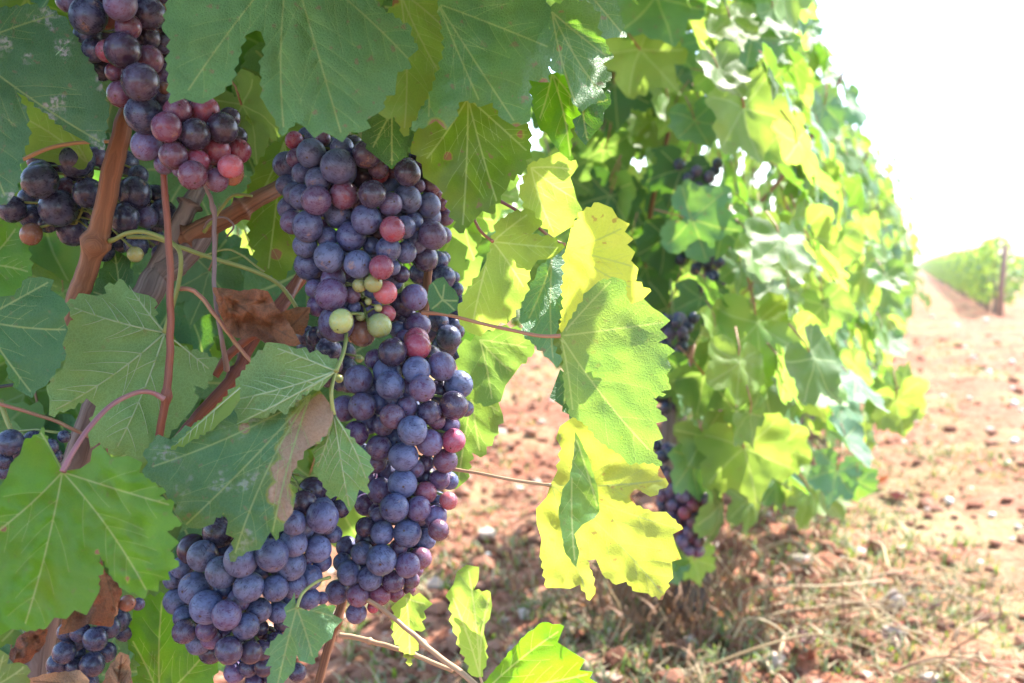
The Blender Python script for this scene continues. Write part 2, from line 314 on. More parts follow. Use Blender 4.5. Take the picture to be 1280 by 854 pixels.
def front_leaf(label, mat, outline, J, tips, d, tilt=(0, -.02), cup=0.0, under=False, ripple=.004, fold=None, teeth=.2, crump=0, pet=None, grid=7, name='vine_leaf', cat='leaf', group=None, veinw=.42, burn=()):
    poly = pts(outline) if isinstance(outline, str) else outline
    poly = toothed(poly, 13, teeth)
    J = pts(J)[0]; tips = pts(tips) if tips else []
    sgn = 1 if under else -1; seed = rl.uniform(0, 99); c0 = np.mean(np.array(poly), 0)
    def zf(q):
        z = tilt[0] * (q[:, 0] - J[0]) / 100 + tilt[1] * (q[:, 1] - J[1]) / 100
        z = z + cup * ((q - c0) ** 2).sum(1) / 1e4
        if fold:
            for (x0, y0, x1, y1, k) in fold:
                L = math.hypot(x1 - x0, y1 - y0); s = ((q[:, 0] - x0) * (y1 - y0) - (q[:, 1] - y0) * (x1 - x0)) / L
                z = z + k * np.maximum(0, np.sqrt(np.maximum(s, 0) ** 2 + 9) - 3) / 100
        z = z + np.array([ripple * noise.noise(Vector((a / 55 + seed, b_ / 55, 0))) + ripple * .5 * noise.noise(Vector((a / 19, b_ / 19, seed))) for a, b_ in q])
        if crump: z = z + crump * np.array([abs(noise.noise(Vector((a / 17 + seed, b_ / 17, 1)))) + .5 * abs(noise.noise(Vector((a / 8, b_ / 8, seed)))) for a, b_ in q])
        return z
    q, fo, ed, vs_, z = leaf_surface(poly, J, tips, grid, zf, quilt=sgn * (.0026 if mat in ('blue', 'residue', 'scorched', 'dark', 'under', 'vivid') else .0013))
    zz = z(q); V = [P(a, b_, d + h) for (a, b_), h in zip(q, zz)]
    root = Vector(P(J[0], J[1], d))
    # face the upper side at the camera, or away from it for a leaf seen from below
    Fc = []
    for f in fo:
        a, b_, c = (V[i] for i in f); nn = (b_ - a).cross(c - a)
        toward = nn.dot(CP - a) > 0
        Fc.append(tuple(f) if toward != under else tuple(reversed(f)))
    V = [v - root for v in V]
    me = mesh_from(name, V, Fc, uv=q / 100.0, aux=np.stack([ed, np.max([ed * 0] + [np.clip(1 - np.hypot(q[:, 0] - bx, q[:, 1] - by) / (2 * br), 0, 1) for bx, by, br in burn], axis=0)], 1))
    o = link(name, me, None, [LM[mat]]); o.location = root
    tag(o, label, cat, group)
    if vs_ and under:                # on the underside the veins stand out as ribs
        mb = MB()
        for ps, r0, r1 in vs_:
            a = np.array(ps); h = z(a); path = [P(x, y, d + k - .00012) - root for (x, y), k in zip(ps, h)]
            rr = np.linspace(r0, r1, len(path)) * veinw * 1e-3 * (1.35 if under else 1)
            mb.add(*tube(path, list(rr), 5))
        link('veins', mb.mesh('veins'), o, [M_VEIND if mat in ('dry', 'tan') else (M_VEINU if under else M_VEIN)])
    if pet:
        mt, rad, path = pet
        pp_ = [P(*p_) - root for p_ in pts(path)]; sp = spline(pp_, 8); n = len(sp)
        rr = [rad * 1e-3 * (1.25 - .3 * math.sin(math.pi * i / (n - 1)) if i < n * .12 or i > n * .88 else 1.0) for i in range(n)]
        mb = MB(); mb.add(*tube(sp, rr, 9)); link('petiole', mb.mesh('petiole'), o, [STEM[mt]])
    return o

# ------------------------------------------------------------------ the leaves in front, each from its own outline
FL = front_leaf
FL('dark blue-green leaf with a pale scuffed streak in the upper corner beside the dusky cluster', 'residue',
   '-60,-20 0,10 38,6 63,12 85,25 92,43 105,60 118,88 128,110 136,137 131,165 130,188 113,180 100,173 85,165 68,150 50,136 34,122 20,115 33,140 36,172 27,195 25,219 20,241 8,256 -10,250 -40,235 -70,150 -80,60',
   '-45,60', '130,180 8,250 70,18', .60, (.015, -.02), .004, teeth=.26)
FL('broad blue-green leaf hanging over the top of the large bunch, few brown specks', 'blue',
   '205,-40 210,0 203,38 213,50 209,80 211,105 213,130 230,123 243,128 253,130 266,123 275,118 290,100 298,73 305,45 320,38 326,40 332,56 326,83 328,125 335,138 344,150 353,170 369,153 380,158 393,173 404,165 415,170 428,178 438,165 450,166 464,160 458,150 470,143 478,138 482,120 494,119 495,104 497,90 515,84 510,73 523,62 513,44 515,35 494,23 475,9 466,-10 440,-50 400,-70 350,-60 300,-75 240,-70',
   '362,-55', '428,172 518,82 232,118 480,0 355,165', .585, (.0, -.028), .006, teeth=.26)
FL('bright yellow-green leaf half hidden behind the broad blue-green one, pointed tip lowest', 'lime',
   '465,60 470,30 490,8 505,-20 540,-20 553,0 557,8 551,16 561,33 569,55 553,61 557,76 553,100 543,100 542,111 537,130 526,133 521,148 505,171 495,145 485,150 477,145 465,120',
   '500,-10', '505,165 553,98 560,40', .615, (.03, -.02), .0, teeth=.28, burn=[(494, 4, 6)])
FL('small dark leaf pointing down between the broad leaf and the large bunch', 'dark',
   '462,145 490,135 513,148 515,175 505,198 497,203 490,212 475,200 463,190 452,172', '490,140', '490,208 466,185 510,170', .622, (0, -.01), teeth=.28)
FL('puckered blue leaf with scorched lower rim at the top, deep net of veins', 'blue',
   '555,-30 600,-40 675,-25 688,15 686,35 690,63 685,95 688,103 675,103 660,100 664,130 663,152 645,159 628,149 616,128 603,133 585,126 573,128 570,148 558,163 545,151 535,157 514,163 530,135 545,100 556,60 548,10',
   '548,5', '645,155 688,60 536,150 600,128', .61, (.01, -.03), .004, ripple=.008, teeth=.28, burn=[(545, 160, 11), (645, 162, 8), (680, 104, 6)])
FL('mottled olive leaf with yellow sun spots hanging below the puckered blue leaf', 'olive',
   '573,110 610,105 640,130 661,160 663,188 655,213 638,225 634,236 626,245 615,268 603,264 590,279 574,292 563,264 553,241 545,232 529,222 527,205 513,186 520,165 545,140',
   '585,122', '578,286 622,255 660,190 532,200', .635, (.01, -.012), .0, teeth=.28, burn=[(652, 168, 5), (560, 195, 5)])
FL('folded blue-green leaf with a pink blotch beside the puckered blue leaf', 'blue',
   '688,8 712,0 735,3 751,20 747,35 757,55 767,73 753,80 765,96 752,110 758,121 740,130 728,139 716,130 714,96 700,92 690,88 686,50', '690,15', '765,75 750,115 720,130', .64, (.03, -.03), fold=[(690, 20, 760, 60, -.05)], teeth=.28, burn=[(699, 60, 4)])
FL('vivid green leaf with long drip tip just under the folded leaf', 'vivid',
   '660,98 690,92 713,96 719,116 722,137 727,143 715,150 713,175 714,202 700,190 690,178 683,166 675,163 668,142', '690,92', '713,198 672,155 725,140', .65, (0, -.01), teeth=.26)
FL('pale blue strap of a leaf seen edge-on at the top beside the folded leaf', 'blue',
   '720,-30 750,-20 772,5 783,47 768,47 752,50 740,38 725,15', '725,-20', '780,45', .67, (.04, -.02), teeth=.2)
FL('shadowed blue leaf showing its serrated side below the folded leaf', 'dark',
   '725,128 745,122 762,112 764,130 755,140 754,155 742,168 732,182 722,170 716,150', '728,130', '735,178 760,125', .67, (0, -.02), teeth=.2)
FL('light green leaf, ragged pale rim, above the yellow leaf', 'lime',
   '662,205 680,198 698,190 723,208 713,222 718,237 721,250 728,262 712,285 693,297 675,278 657,265 650,240', '664,210', '693,292 722,250 715,212', .655, (-.02, .005), .008, teeth=.28, pet=('p', 1.1, '622,250,.67 650,266,.66 690,298,.65 706,306,.645'))
FL('long light green leaf with rolled lower edge, between bunch and yellow leaf', 'lime',
   '640,266 662,262 678,281 664,293 690,297 706,309 690,324 672,325 662,340 657,368 640,398 610,412 601,421 586,416 574,403 572,388 582,366 597,346 608,326 616,303 621,278', '616,302', '590,408 655,360 700,310 660,268', .65, (-.015, .005), .01, teeth=.26, pet=('r', 1.0, '590,268,.66 600,288,.65 616,302,.64'))
FL('sunlit yellow leaf curling over the serrated pale leaf', 'yellow',
   '748,253 765,260 772,272 787,280 781,290 792,299 784,306 794,315 789,326 798,336 795,352 814,364 804,374 785,386 755,402 702,416 699,389 704,354 706,316 711,298 714,284 729,264', '712,312', '790,360 778,285 705,405 798,335', .662, (-.035, .01), .004, teeth=.26, fold=[(712, 312, 800, 345, -.03)])
FL('large pale green leaf on a red stalk, its serrated side lit yellow by sun', 'hero',
   '700,419 708,407 720,389 735,364 748,352 770,347 782,351 783,369 789,380 805,374 815,384 826,391 838,401 825,412 835,422 823,428 834,431 844,439 833,447 840,460 833,469 839,487 825,490 833,493 815,497 823,503 820,509 834,526 820,529 829,548 818,552 816,564 828,582 805,578 785,580 775,568 748,551 735,533 720,523 713,521 708,500 705,478 703,440',
   '701,420', '827,578 838,402 765,350 716,515', .612, (-.012, .004), .004, teeth=.2, burn=[(775, 549, 4)], veinw=.5,
   pet=('r', 1.15, '528,391,.655 560,394,.64 608,406,.628 640,413,.622 675,420,.617 701,420,.615'))
FL('big yellow backlit leaf with brown notches hanging lowest of the sunlit leaves', 'yellow',
   '718,520 700,533 695,548 702,561 697,588 688,606 683,622 670,636 671,655 677,674 675,690 683,735 698,735 713,736 725,731 737,751 744,742 741,720 734,701 745,699 753,718 770,731 783,727 795,740 810,742 828,750 832,739 841,718 840,702 852,699 845,682 841,668 854,661 841,648 833,640 815,640 795,632 789,620 800,614 813,621 836,605 830,594 824,582 800,570 770,560 745,535', '690,607', '735,745 830,745 850,662 700,535 832,600', .640, (.0, .004), .006, teeth=.2, ripple=.006,
   burn=[(796, 622, 9), (830, 590, 8), (828, 748, 5)], veinw=.5, pet=('t', 1.1, '568,587,.68 600,592,.665 640,600,.655 690,607,.645'))
FL('narrow green fold of leaf lying over the big yellow backlit leaf', 'green',
   '719,540 724,548 736,574 747,611 749,640 743,648 728,656 718,668 724,692 720,709 706,690 698,640 704,610 712,600 717,570', '719,545', '719,705 747,635', .622, (.03, -.005), teeth=.06)
FL('green leaf with yellow rim peeping out behind the long bunch', 'green',
   '600,420 625,408 650,410 668,425 668,440 652,455 641,470 632,482 626,502 610,508 592,502 585,480 572,460 574,432', '600,425', '615,500 660,435 640,465', .70, (.0, -.01), teeth=.28)
FL('deep green leaf lower behind the long bunch beside the sunlit soil', 'green',
   '575,490 600,488 622,500 629,520 618,546 601,572 590,566 584,600 570,612 555,590 560,540', '590,492', '600,565 572,605 625,515', .72, (0, -.01), teeth=.28)
FL('crinkled blue-green leaf folded behind the stalk of the large pale leaf', 'blue',
   '672,335 690,322 708,312 706,352 700,389 697,412 690,430 702,452 696,460 686,448 670,432 655,420 650,395 655,372 668,350', '690,325', '692,455 660,400', .675, (.0, -.02), fold=[(690, 320, 680, 440, .06)], teeth=.26)
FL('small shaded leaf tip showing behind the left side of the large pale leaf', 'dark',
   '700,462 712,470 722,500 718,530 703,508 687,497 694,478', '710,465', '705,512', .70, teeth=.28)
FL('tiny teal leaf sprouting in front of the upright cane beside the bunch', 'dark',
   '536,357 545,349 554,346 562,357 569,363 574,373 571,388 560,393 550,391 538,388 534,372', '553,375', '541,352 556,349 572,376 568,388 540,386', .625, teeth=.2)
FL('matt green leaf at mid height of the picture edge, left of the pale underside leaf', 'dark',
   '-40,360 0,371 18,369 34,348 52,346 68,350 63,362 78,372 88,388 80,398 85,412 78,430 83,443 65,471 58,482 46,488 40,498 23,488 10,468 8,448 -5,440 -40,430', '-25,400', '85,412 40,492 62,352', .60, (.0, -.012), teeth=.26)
FL('pale underside of a torn leaf crossed by the thin red shoot', 'under',
   '82,380 105,367 120,370 133,367 130,359 155,351 162,362 170,366 185,369 194,374 195,407 208,428 225,434 250,440 274,451 266,467 256,487 241,481 247,501 238,515 226,528 205,548 190,560 175,574 160,568 143,570 125,553 113,561 110,543 116,520 120,508 108,498 88,511 61,519 62,500 58,488 66,470 78,461 84,445 75,415 92,400',
   '206,416', '90,384 66,514 145,562 160,355 262,462', .655, (.01, -.01), .004, under=True, teeth=.26, veinw=.55,
   pet=('g', 1.5, '132,302,.69 142,300,.675 158,292,.665 180,290,.66 205,298,.655 220,308,.65 226,322,.648 224,350,.65 215,385,.652 206,416,.655'))
FL('light grey-green underside of a leaf folded over the scorched leaf', 'under',
   '338,428 355,430 370,436 403,443 423,452 417,468 404,483 378,493 355,518 347,511 330,523 315,522 287,537 290,518 285,497 300,470 318,446', '420,464', '292,500 345,435 292,532 380,490', .575, (-.02, -.02), .006, under=True, teeth=.26, veinw=.55,
   pet=('g', 1.2, '433,415,.66 432,428,.63 428,445,.59 420,464,.575'))
FL('thin pale flap of leaf rolled along the upper rim of the scorched leaf', 'lime',
   '300,480 285,495 270,508 262,520 245,530 232,545 213,562 232,556 242,549 258,540 266,538 275,528 288,518 300,500', '300,485', '215,560', .578, (-.02, -.01), under=True, teeth=.26)
FL('blue-green leaf with a wide tan scorched margin above the lowest big bunch', 'scorched',
   '300,505 320,508 350,500 378,490 400,488 411,503 417,517 414,537 393,556 380,564 366,588 362,603 369,623 366,641 355,655 345,676 338,665 333,674 325,687 308,690 288,702 293,673 282,668 285,652 279,640 263,656 251,661 235,660 224,667 229,653 218,640 221,631 208,618 200,608 185,603 177,589 185,578 178,568 198,543 213,550 226,538 250,528 275,522',
   '388,494', '185,585 228,660 292,698 340,670', .592, (-.01, -.025), .005, teeth=.24, ripple=.007,
   burn=[(400, 515, 20), (385, 535, 24), (368, 560, 20), (356, 590, 17), (350, 618, 15), (356, 640, 11), (306, 535, 7)])
FL('small pale pointed leaf seen from below, hanging before the long bunch', 'under',
   '416,513 424,525 431,535 445,553 455,562 464,571 462,578 468,587 460,596 459,618 449,612 444,630 437,641 430,628 420,620 413,624 403,603 391,588 394,575 389,563 403,551 413,540', '417,518', '437,636 396,585 458,600', .590, (.0, .0), .006, under=True, teeth=.26, pet=('g', 1.2, '419,466,.60 414,490,.588 417,518,.590'))
FL('broad bright green leaf with purple stalk and one deep notch, lowest corner', 'vivid',
   '53,533 48,543 30,551 25,568 13,580 8,597 0,608 -25,620 -40,660 -55,700 -40,770 -20,785 0,794 15,786 38,788 58,785 68,772 83,774 93,763 108,769 117,753 124,740 123,720 129,718 122,690 125,693 140,720 153,736 182,748 185,737 198,740 199,726 213,725 210,715 224,708 213,689 224,678 208,664 228,655 215,640 218,628 198,621 208,615 190,603 174,591 178,578 160,570 140,572 125,556 115,563 113,577 100,586 85,588 73,584 61,571 60,552',
   '78,590', '30,785 185,742 215,632 -40,690 50,540', .548, (.005, -.02), .004, teeth=.2, veinw=.55, ripple=.006, fold=[(78, 590, 124, 700, -.028)], burn=[(4, 662, 5), (160, 725, 4), (123, 690, 4)],
   pet=('p', 1.5, '205,499,.63 190,491,.625 170,491,.61 140,506,.59 113,533,.57 93,562,.555 78,590,.548'))
FL('small toothed green leaf tip in the bottom corner under the broad bright leaf', 'green', '-20,805 0,812 12,820 9,830 24,828 34,832 36,856 20,875 -25,875', '-10,860', '33,832 5,815', .56, teeth=.28)
FL('green leaf with an arched stalk hanging at the bottom below the lowest big bunch', 'blue',
   '368,740 370,757 385,764 400,756 420,758 416,768 429,775 418,786 415,798 405,805 398,815 390,831 374,826 371,819 368,838 355,853 345,870 334,853 340,833 332,833 338,820 330,818 343,800 363,785 353,780 358,770 355,760 364,750', '371,760', '345,865 427,775 392,828 358,765', .585, (.0, -.02), .004, teeth=.26, burn=[(348, 827, 3)], pet=('g', 1.0, '412,722,.63 395,728,.61 378,742,.59 371,760,.585'))
FL('dull green leaf standing behind the lowest big bunch beside the brown dry leaves', 'vivid',
   '165,775 180,748 205,742 216,772 236,790 266,800 272,830 262,860 230,875 200,870 180,885 165,855 176,832 160,806', '200,875', '203,748 265,805 165,800', .68, (0, -.01), teeth=.26)
FL('green leaf with serrated yellow side at the bottom border over shaded soil', 'vivid',
   '600,860 616,840 640,812 655,796 678,778 705,783 701,793 697,803 715,815 731,825 724,838 741,840 737,848 750,856 740,890 640,900', '608,862', '705,785 738,842 735,880', .60, (-.03, .02), fold=[(608, 862, 735, 838, .03)], teeth=.1)
FL('young bright leaf folded lengthwise above the green shoot, nearest the bunch tip', 'lime',
   '493,755 505,745 528,744 541,755 530,764 527,790 518,788 523,806 512,833 505,816 493,801 490,780', '508,748', '512,828 538,756', .655, (-.05, .02), fold=[(508, 748, 514, 830, .08)], teeth=.28)
FL('pair-lobed young leaf glowing yellow-green in the sun over the forked shoot', 'lime',
   '583,706 599,709 598,725 592,738 613,740 615,757 612,774 603,784 607,800 608,826 601,848 590,845 576,811 566,783 560,740 567,730 571,715', '600,846', '585,710 565,745 612,745', .60, (-.05, .02), fold=[(575, 740, 600, 800, .06)], teeth=.26, pet=('t', .9, '604,858,.60 602,852,.60 600,846,.60'))
FL('flat bright green leaf in deep shade at the picture edge under the dark berries', 'vivid', '-25,272 0,276 20,280 34,300 39,335 32,360 10,373 -25,370', '-20,330', '36,340 20,285', .74, teeth=.28)
FL('glowing lime leaf seen through behind the scuffed corner leaf', 'lime', '20,110 45,130 75,140 108,170 116,195 105,212 80,207 55,200 33,196 27,160', '110,205', '35,150 70,145', .70, (0, .01), teeth=.1)
FL('olive leaf with brown holes tucked between dusky cluster and large bunch', 'olive',
   '338,182 360,172 376,200 378,240 372,280 376,320 352,350 326,340 312,300 309,240 322,206', '355,178', '335,340 315,260 374,300', .78, (0, -.01), teeth=.28, burn=[(345, 318, 7)])
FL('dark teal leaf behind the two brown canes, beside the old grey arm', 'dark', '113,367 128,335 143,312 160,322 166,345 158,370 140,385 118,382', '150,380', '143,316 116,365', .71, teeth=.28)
FL('crumpled red-brown dry leaf caught between grey tendril and diagonal cane', 'dry',
   '266,359 285,361 300,364 320,361 335,364 341,375 345,384 358,399 368,415 376,430 350,436 330,428 318,420 305,424 294,422 283,411 276,395', '272,362', '370,425 300,420', .635, (.02, -.02), ripple=.022, crump=.014, fold=[(272, 362, 372, 428, .10), (300, 362, 345, 430, -.12)], teeth=.08)
FL('second brown scrap of dry leaf pressed against the diagonal cane', 'dry', '352,390 370,384 388,384 385,402 378,420 366,416', '385,386', '362,410', .665, ripple=.012, crump=.015, teeth=.1)
FL('rust brown dry leaf curled behind the broad bright leaf, above the dark berries', 'dry',
   '118,698 128,705 132,716 152,735 149,758 139,784 122,782 110,780 92,790 73,794 80,770 105,760 118,745 112,720', '125,702', '80,788 145,770', .63, (0, -.03), ripple=.024, crump=.013, fold=[(125, 700, 110, 785, .12)], teeth=.1)
FL('dark brown dry leaf lying under the lower lobe of the broad bright leaf', 'dry', '10,822 25,794 40,786 60,786 55,806 33,829 20,832', '55,790', '16,824', .61, ripple=.015, crump=.015, fold=[(55, 790, 15, 825, .08)], teeth=.1)
FL('pale tan dry leaf standing upright at the bottom beside the dark berries', 'tan', '126,862 135,836 150,815 161,819 166,860 150,880 130,880', '145,875', '152,818', .62, ripple=.015, crump=.015, fold=[(145, 875, 152, 818, .1)], teeth=.06)
FL('flat tan dry leaf along the bottom border under the dark berries', 'tan', '32,850 60,842 100,838 112,850 106,875 50,880', '110,860', '40,852', .62, ripple=.015, teeth=.08)

# ------------------------------------------------------------------ the vine they grow on: trunk, arms, canes
VINE_AT = Vector((-.17, .72, 0)); ROWD = Vector((math.sin(R(21.8)), math.cos(R(21.8)), 0)); ROWN = Vector((ROWD.y, -ROWD.x, 0))
front = tag(link('grapevine', None), 'old grapevine with grey arm and red-brown canes carrying the ripe front bunches', 'grapevine', 'grapevines in the near row'); front.location = VINE_AT
def cane(name, mat, path, rads, nodes=(), wob=.0006, n=12, label=None):
    sp = spline([P(*q) for q in pts(path)], 10); k = len(sp)
    rr = np.interp(np.linspace(0, 1, k), np.linspace(0, 1, len(rads)), rads) * 1e-3
    for f in nodes:
        rr = rr * (1 + .55 * np.exp(-((np.linspace(0, 1, k) - f) / .018) ** 2))
    rr = rr * np.array([1 + .05 * noise.noise(Vector((i * .7, rads[0], 0))) for i in range(k)])
    sp = [p + Vector((noise.noise(Vector((i * .25, 3, rads[0]))), noise.noise(Vector((i * .25, 8, rads[0]))), 0)) * wob for i, p in enumerate(sp)]
    mb = MB(); V, Fc, U = tube(sp, list(rr), n); mb.add([v - VINE_AT for v in V], Fc, U)
    o = link(name, mb.mesh(name), front, [STEM[mat]])
    if label: o['label'] = label
    return o
def gnd(p): return p
cane('trunk', 'w', '262,282,.735 225,325,.73 192,352,.72 160,420,.72 120,520,.73 88,620,.74 60,760,.76 40,900,.77 30,1150,.78 25,1500,.78 20,1850,.78', [8, 10, 10.5, 11, 12, 13, 14, 17, 20, 24], wob=.003, n=16)
cane('arm', 'w', '190,352,.72 224,282,.73 240,250,.735 256,222,.75 262,205,.765', [8, 7, 6.5, 5, 4], nodes=(.45,), label='grey woody arm')
cane('cane', 'c', '88,440,.70 95,380,.695 107,345,.69 125,285,.68 140,215,.67 152,165,.665 166,120,.67 190,50,.69 205,-40,.70', [7.5, 7.4, 7, 6.8, 6, 5.6, 5.5], nodes=(.34, .8), label='thick orange-brown cane')
cane('cane', 'k', '203,180,.64 206,240,.64 212,320,.64 213,400,.64 212,450,.64 207,500,.64 199,545,.645 190,620,.66', [2, 2.2, 2.3, 2.4, 2.6, 2.6, 2.4], nodes=(.70,), label='thin red shoot')
cane('cane', 'c', '400,190,.80 355,230,.76 320,250,.74 285,272,.735 250,288,.73 226,302,.73', [5.5, 6, 6.5, 7, 8, 7], nodes=(.5, .9), label='stout brown cane rising from the arm')
cane('cane', 'k', '400,310,.74 374,350,.735 348,384,.73 313,430,.72 295,468,.71 251,518,.70 232,540,.70 190,590,.70', [5, 4.7, 4.5, 4.5, 4.7, 4.4, 4.2], nodes=(.57,), label='diagonal red-brown cane')
cane('cane', 'c', '560,170,.72 546,240,.72 538,310,.72 531,380,.725 505,500,.74 465,640,.735 430,748,.72 413,800,.715 398,856,.71 375,950,.70', [2.8, 3, 3.1, 3.1, 3.2, 3.2, 3.1, 3.0], nodes=(.36, .72), label='straight brown cane behind the long bunch')
cane('cane', 'k', '268,470,.70 290,440,.70 340,400,.70 360,375,.71 390,320,.75', [3.2, 3, 3], nodes=(.4,))
cane('shoot', 'g', '160,296,.68 195,298,.675 225,309,.67 263,322,.675 320,340,.68 353,360,.69 380,400,.70', [1.6, 1.5, 1.5, 1.4, 1.6], label='green side shoot')
cane('shoot', 'g', '250,322,.70 280,312,.70 300,318,.70 330,340,.70', [.8, .8, .7])
cane('shoot', 't', '425,794,.69 450,798,.685 475,805,.68 510,815,.67 540,828,.66 565,838,.65', [1.9, 1.7, 1.6, 1.5], nodes=(.3, .62))
cane('shoot', 't', '460,750,.66 484,766,.655 513,790,.645 545,818,.63 583,846,.61 625,885,.59', [1.7, 1.6, 1.7, 1.8, 1.9], nodes=(.5, .9), label='pale shoot running to the lower border')
cane('shoot', 'r', '-30,495,.66 0,505,.66 60,523,.665 105,543,.67 140,560,.675', [1.2, 1.2, 1.1])
cane('shoot', 't', '20,204,.69 63,185,.685 108,178,.68 163,178,.67 185,186,.66', [1.5, 1.4, 1.2, 1])
cane('shoot', 'g', '315,245,.70 290,245,.705 270,270,.71 255,290,.72', [1, 1.2, 1.5])
cane('tendril', 'n', '250,222,.66 258,236,.66 267,262,.66 268,310,.66 268,360,.66 273,400,.66 278,430,.665 284,462,.69', [1.1, 1.4, 1.5, 1.5, 1.4, 1.5, 2.2], nodes=(.28,), label='grey dried tendril')
cane('shoot', 'r', '226,361,.655 238,362,.65 250,370,.65 275,402,.65 294,428,.655 317,456,.66', [1.6, 1.5, 1.4, 1.2], label='pink-green leaf stalk bending behind the grey tendril')
cane('tendril', 'n', '255,285,.70 262,275,.69 280,272,.69 292,282,.69 284,296,.70', [.8, .7, .6])
# the wire through the row
wp = [VINE_AT + ROWD * a - ROWN * .16 + Vector((0, 0, .665)) for a in np.linspace(-.15, 24, 60)]
mb = MB(); mb.add(*tube(wp, .0012, 8)); link('trellis_wire', mb.mesh('trellis_wire'), None, [M_WIRE])
tag(bpy.data.objects['trellis_wire'], 'thin dark wire strung through the near row of vines', 'wire')

# ------------------------------------------------------------------ grape bunches
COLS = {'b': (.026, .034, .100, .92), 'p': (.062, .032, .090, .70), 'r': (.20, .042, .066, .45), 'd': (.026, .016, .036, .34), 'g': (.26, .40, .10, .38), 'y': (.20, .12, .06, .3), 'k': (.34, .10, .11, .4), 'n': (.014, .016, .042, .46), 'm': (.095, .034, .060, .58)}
def grape_mesh(seed):
    r = random.Random(seed); V, Fc = [], []; nu, nv = 28, 18
    V.append((0, 0, 1))
    for i in range(1, nv):
        th = math.pi * i / nv
        for j in range(nu):
            ph = 2 * math.pi * j / nu; v = Vector((math.sin(th) * math.cos(ph), math.sin(th) * math.sin(ph), math.cos(th)))
            k = 1 + .022 * noise.noise(v * 1.3 + Vector((seed * 7, 0, 0)))
            if th > math.pi * .93: k -= .025
            V.append(tuple(v * k))
    V.append((0, 0, -.985)); n = len(V)
    for j in range(nu): Fc.append((0, 1 + j, 1 + (j + 1) % nu)); Fc.append((n - 1, n - 1 - nu + (j + 1) % nu, n - 1 - nu + j))
    for i in range(nv - 2):
        for j in range(nu):
            a = 1 + i * nu; Fc.append((a + j, a + nu + j, a + nu + (j + 1) % nu, a + (j + 1) % nu))
    me = mesh_from('grape', V, Fc); me.materials.append(M_GRAPE); me.polygons.foreach_set('use_smooth', [True] * len(me.polygons)); return me
GM = [grape_mesh(i) for i in range(5)]
OFF = {1: (0, 0), 2: (320, 0), 5: (0, 214), 6: (320, 214), 9: (0, 428), 10: (320, 428), 13: (0, 640), 14: (320, 640)}
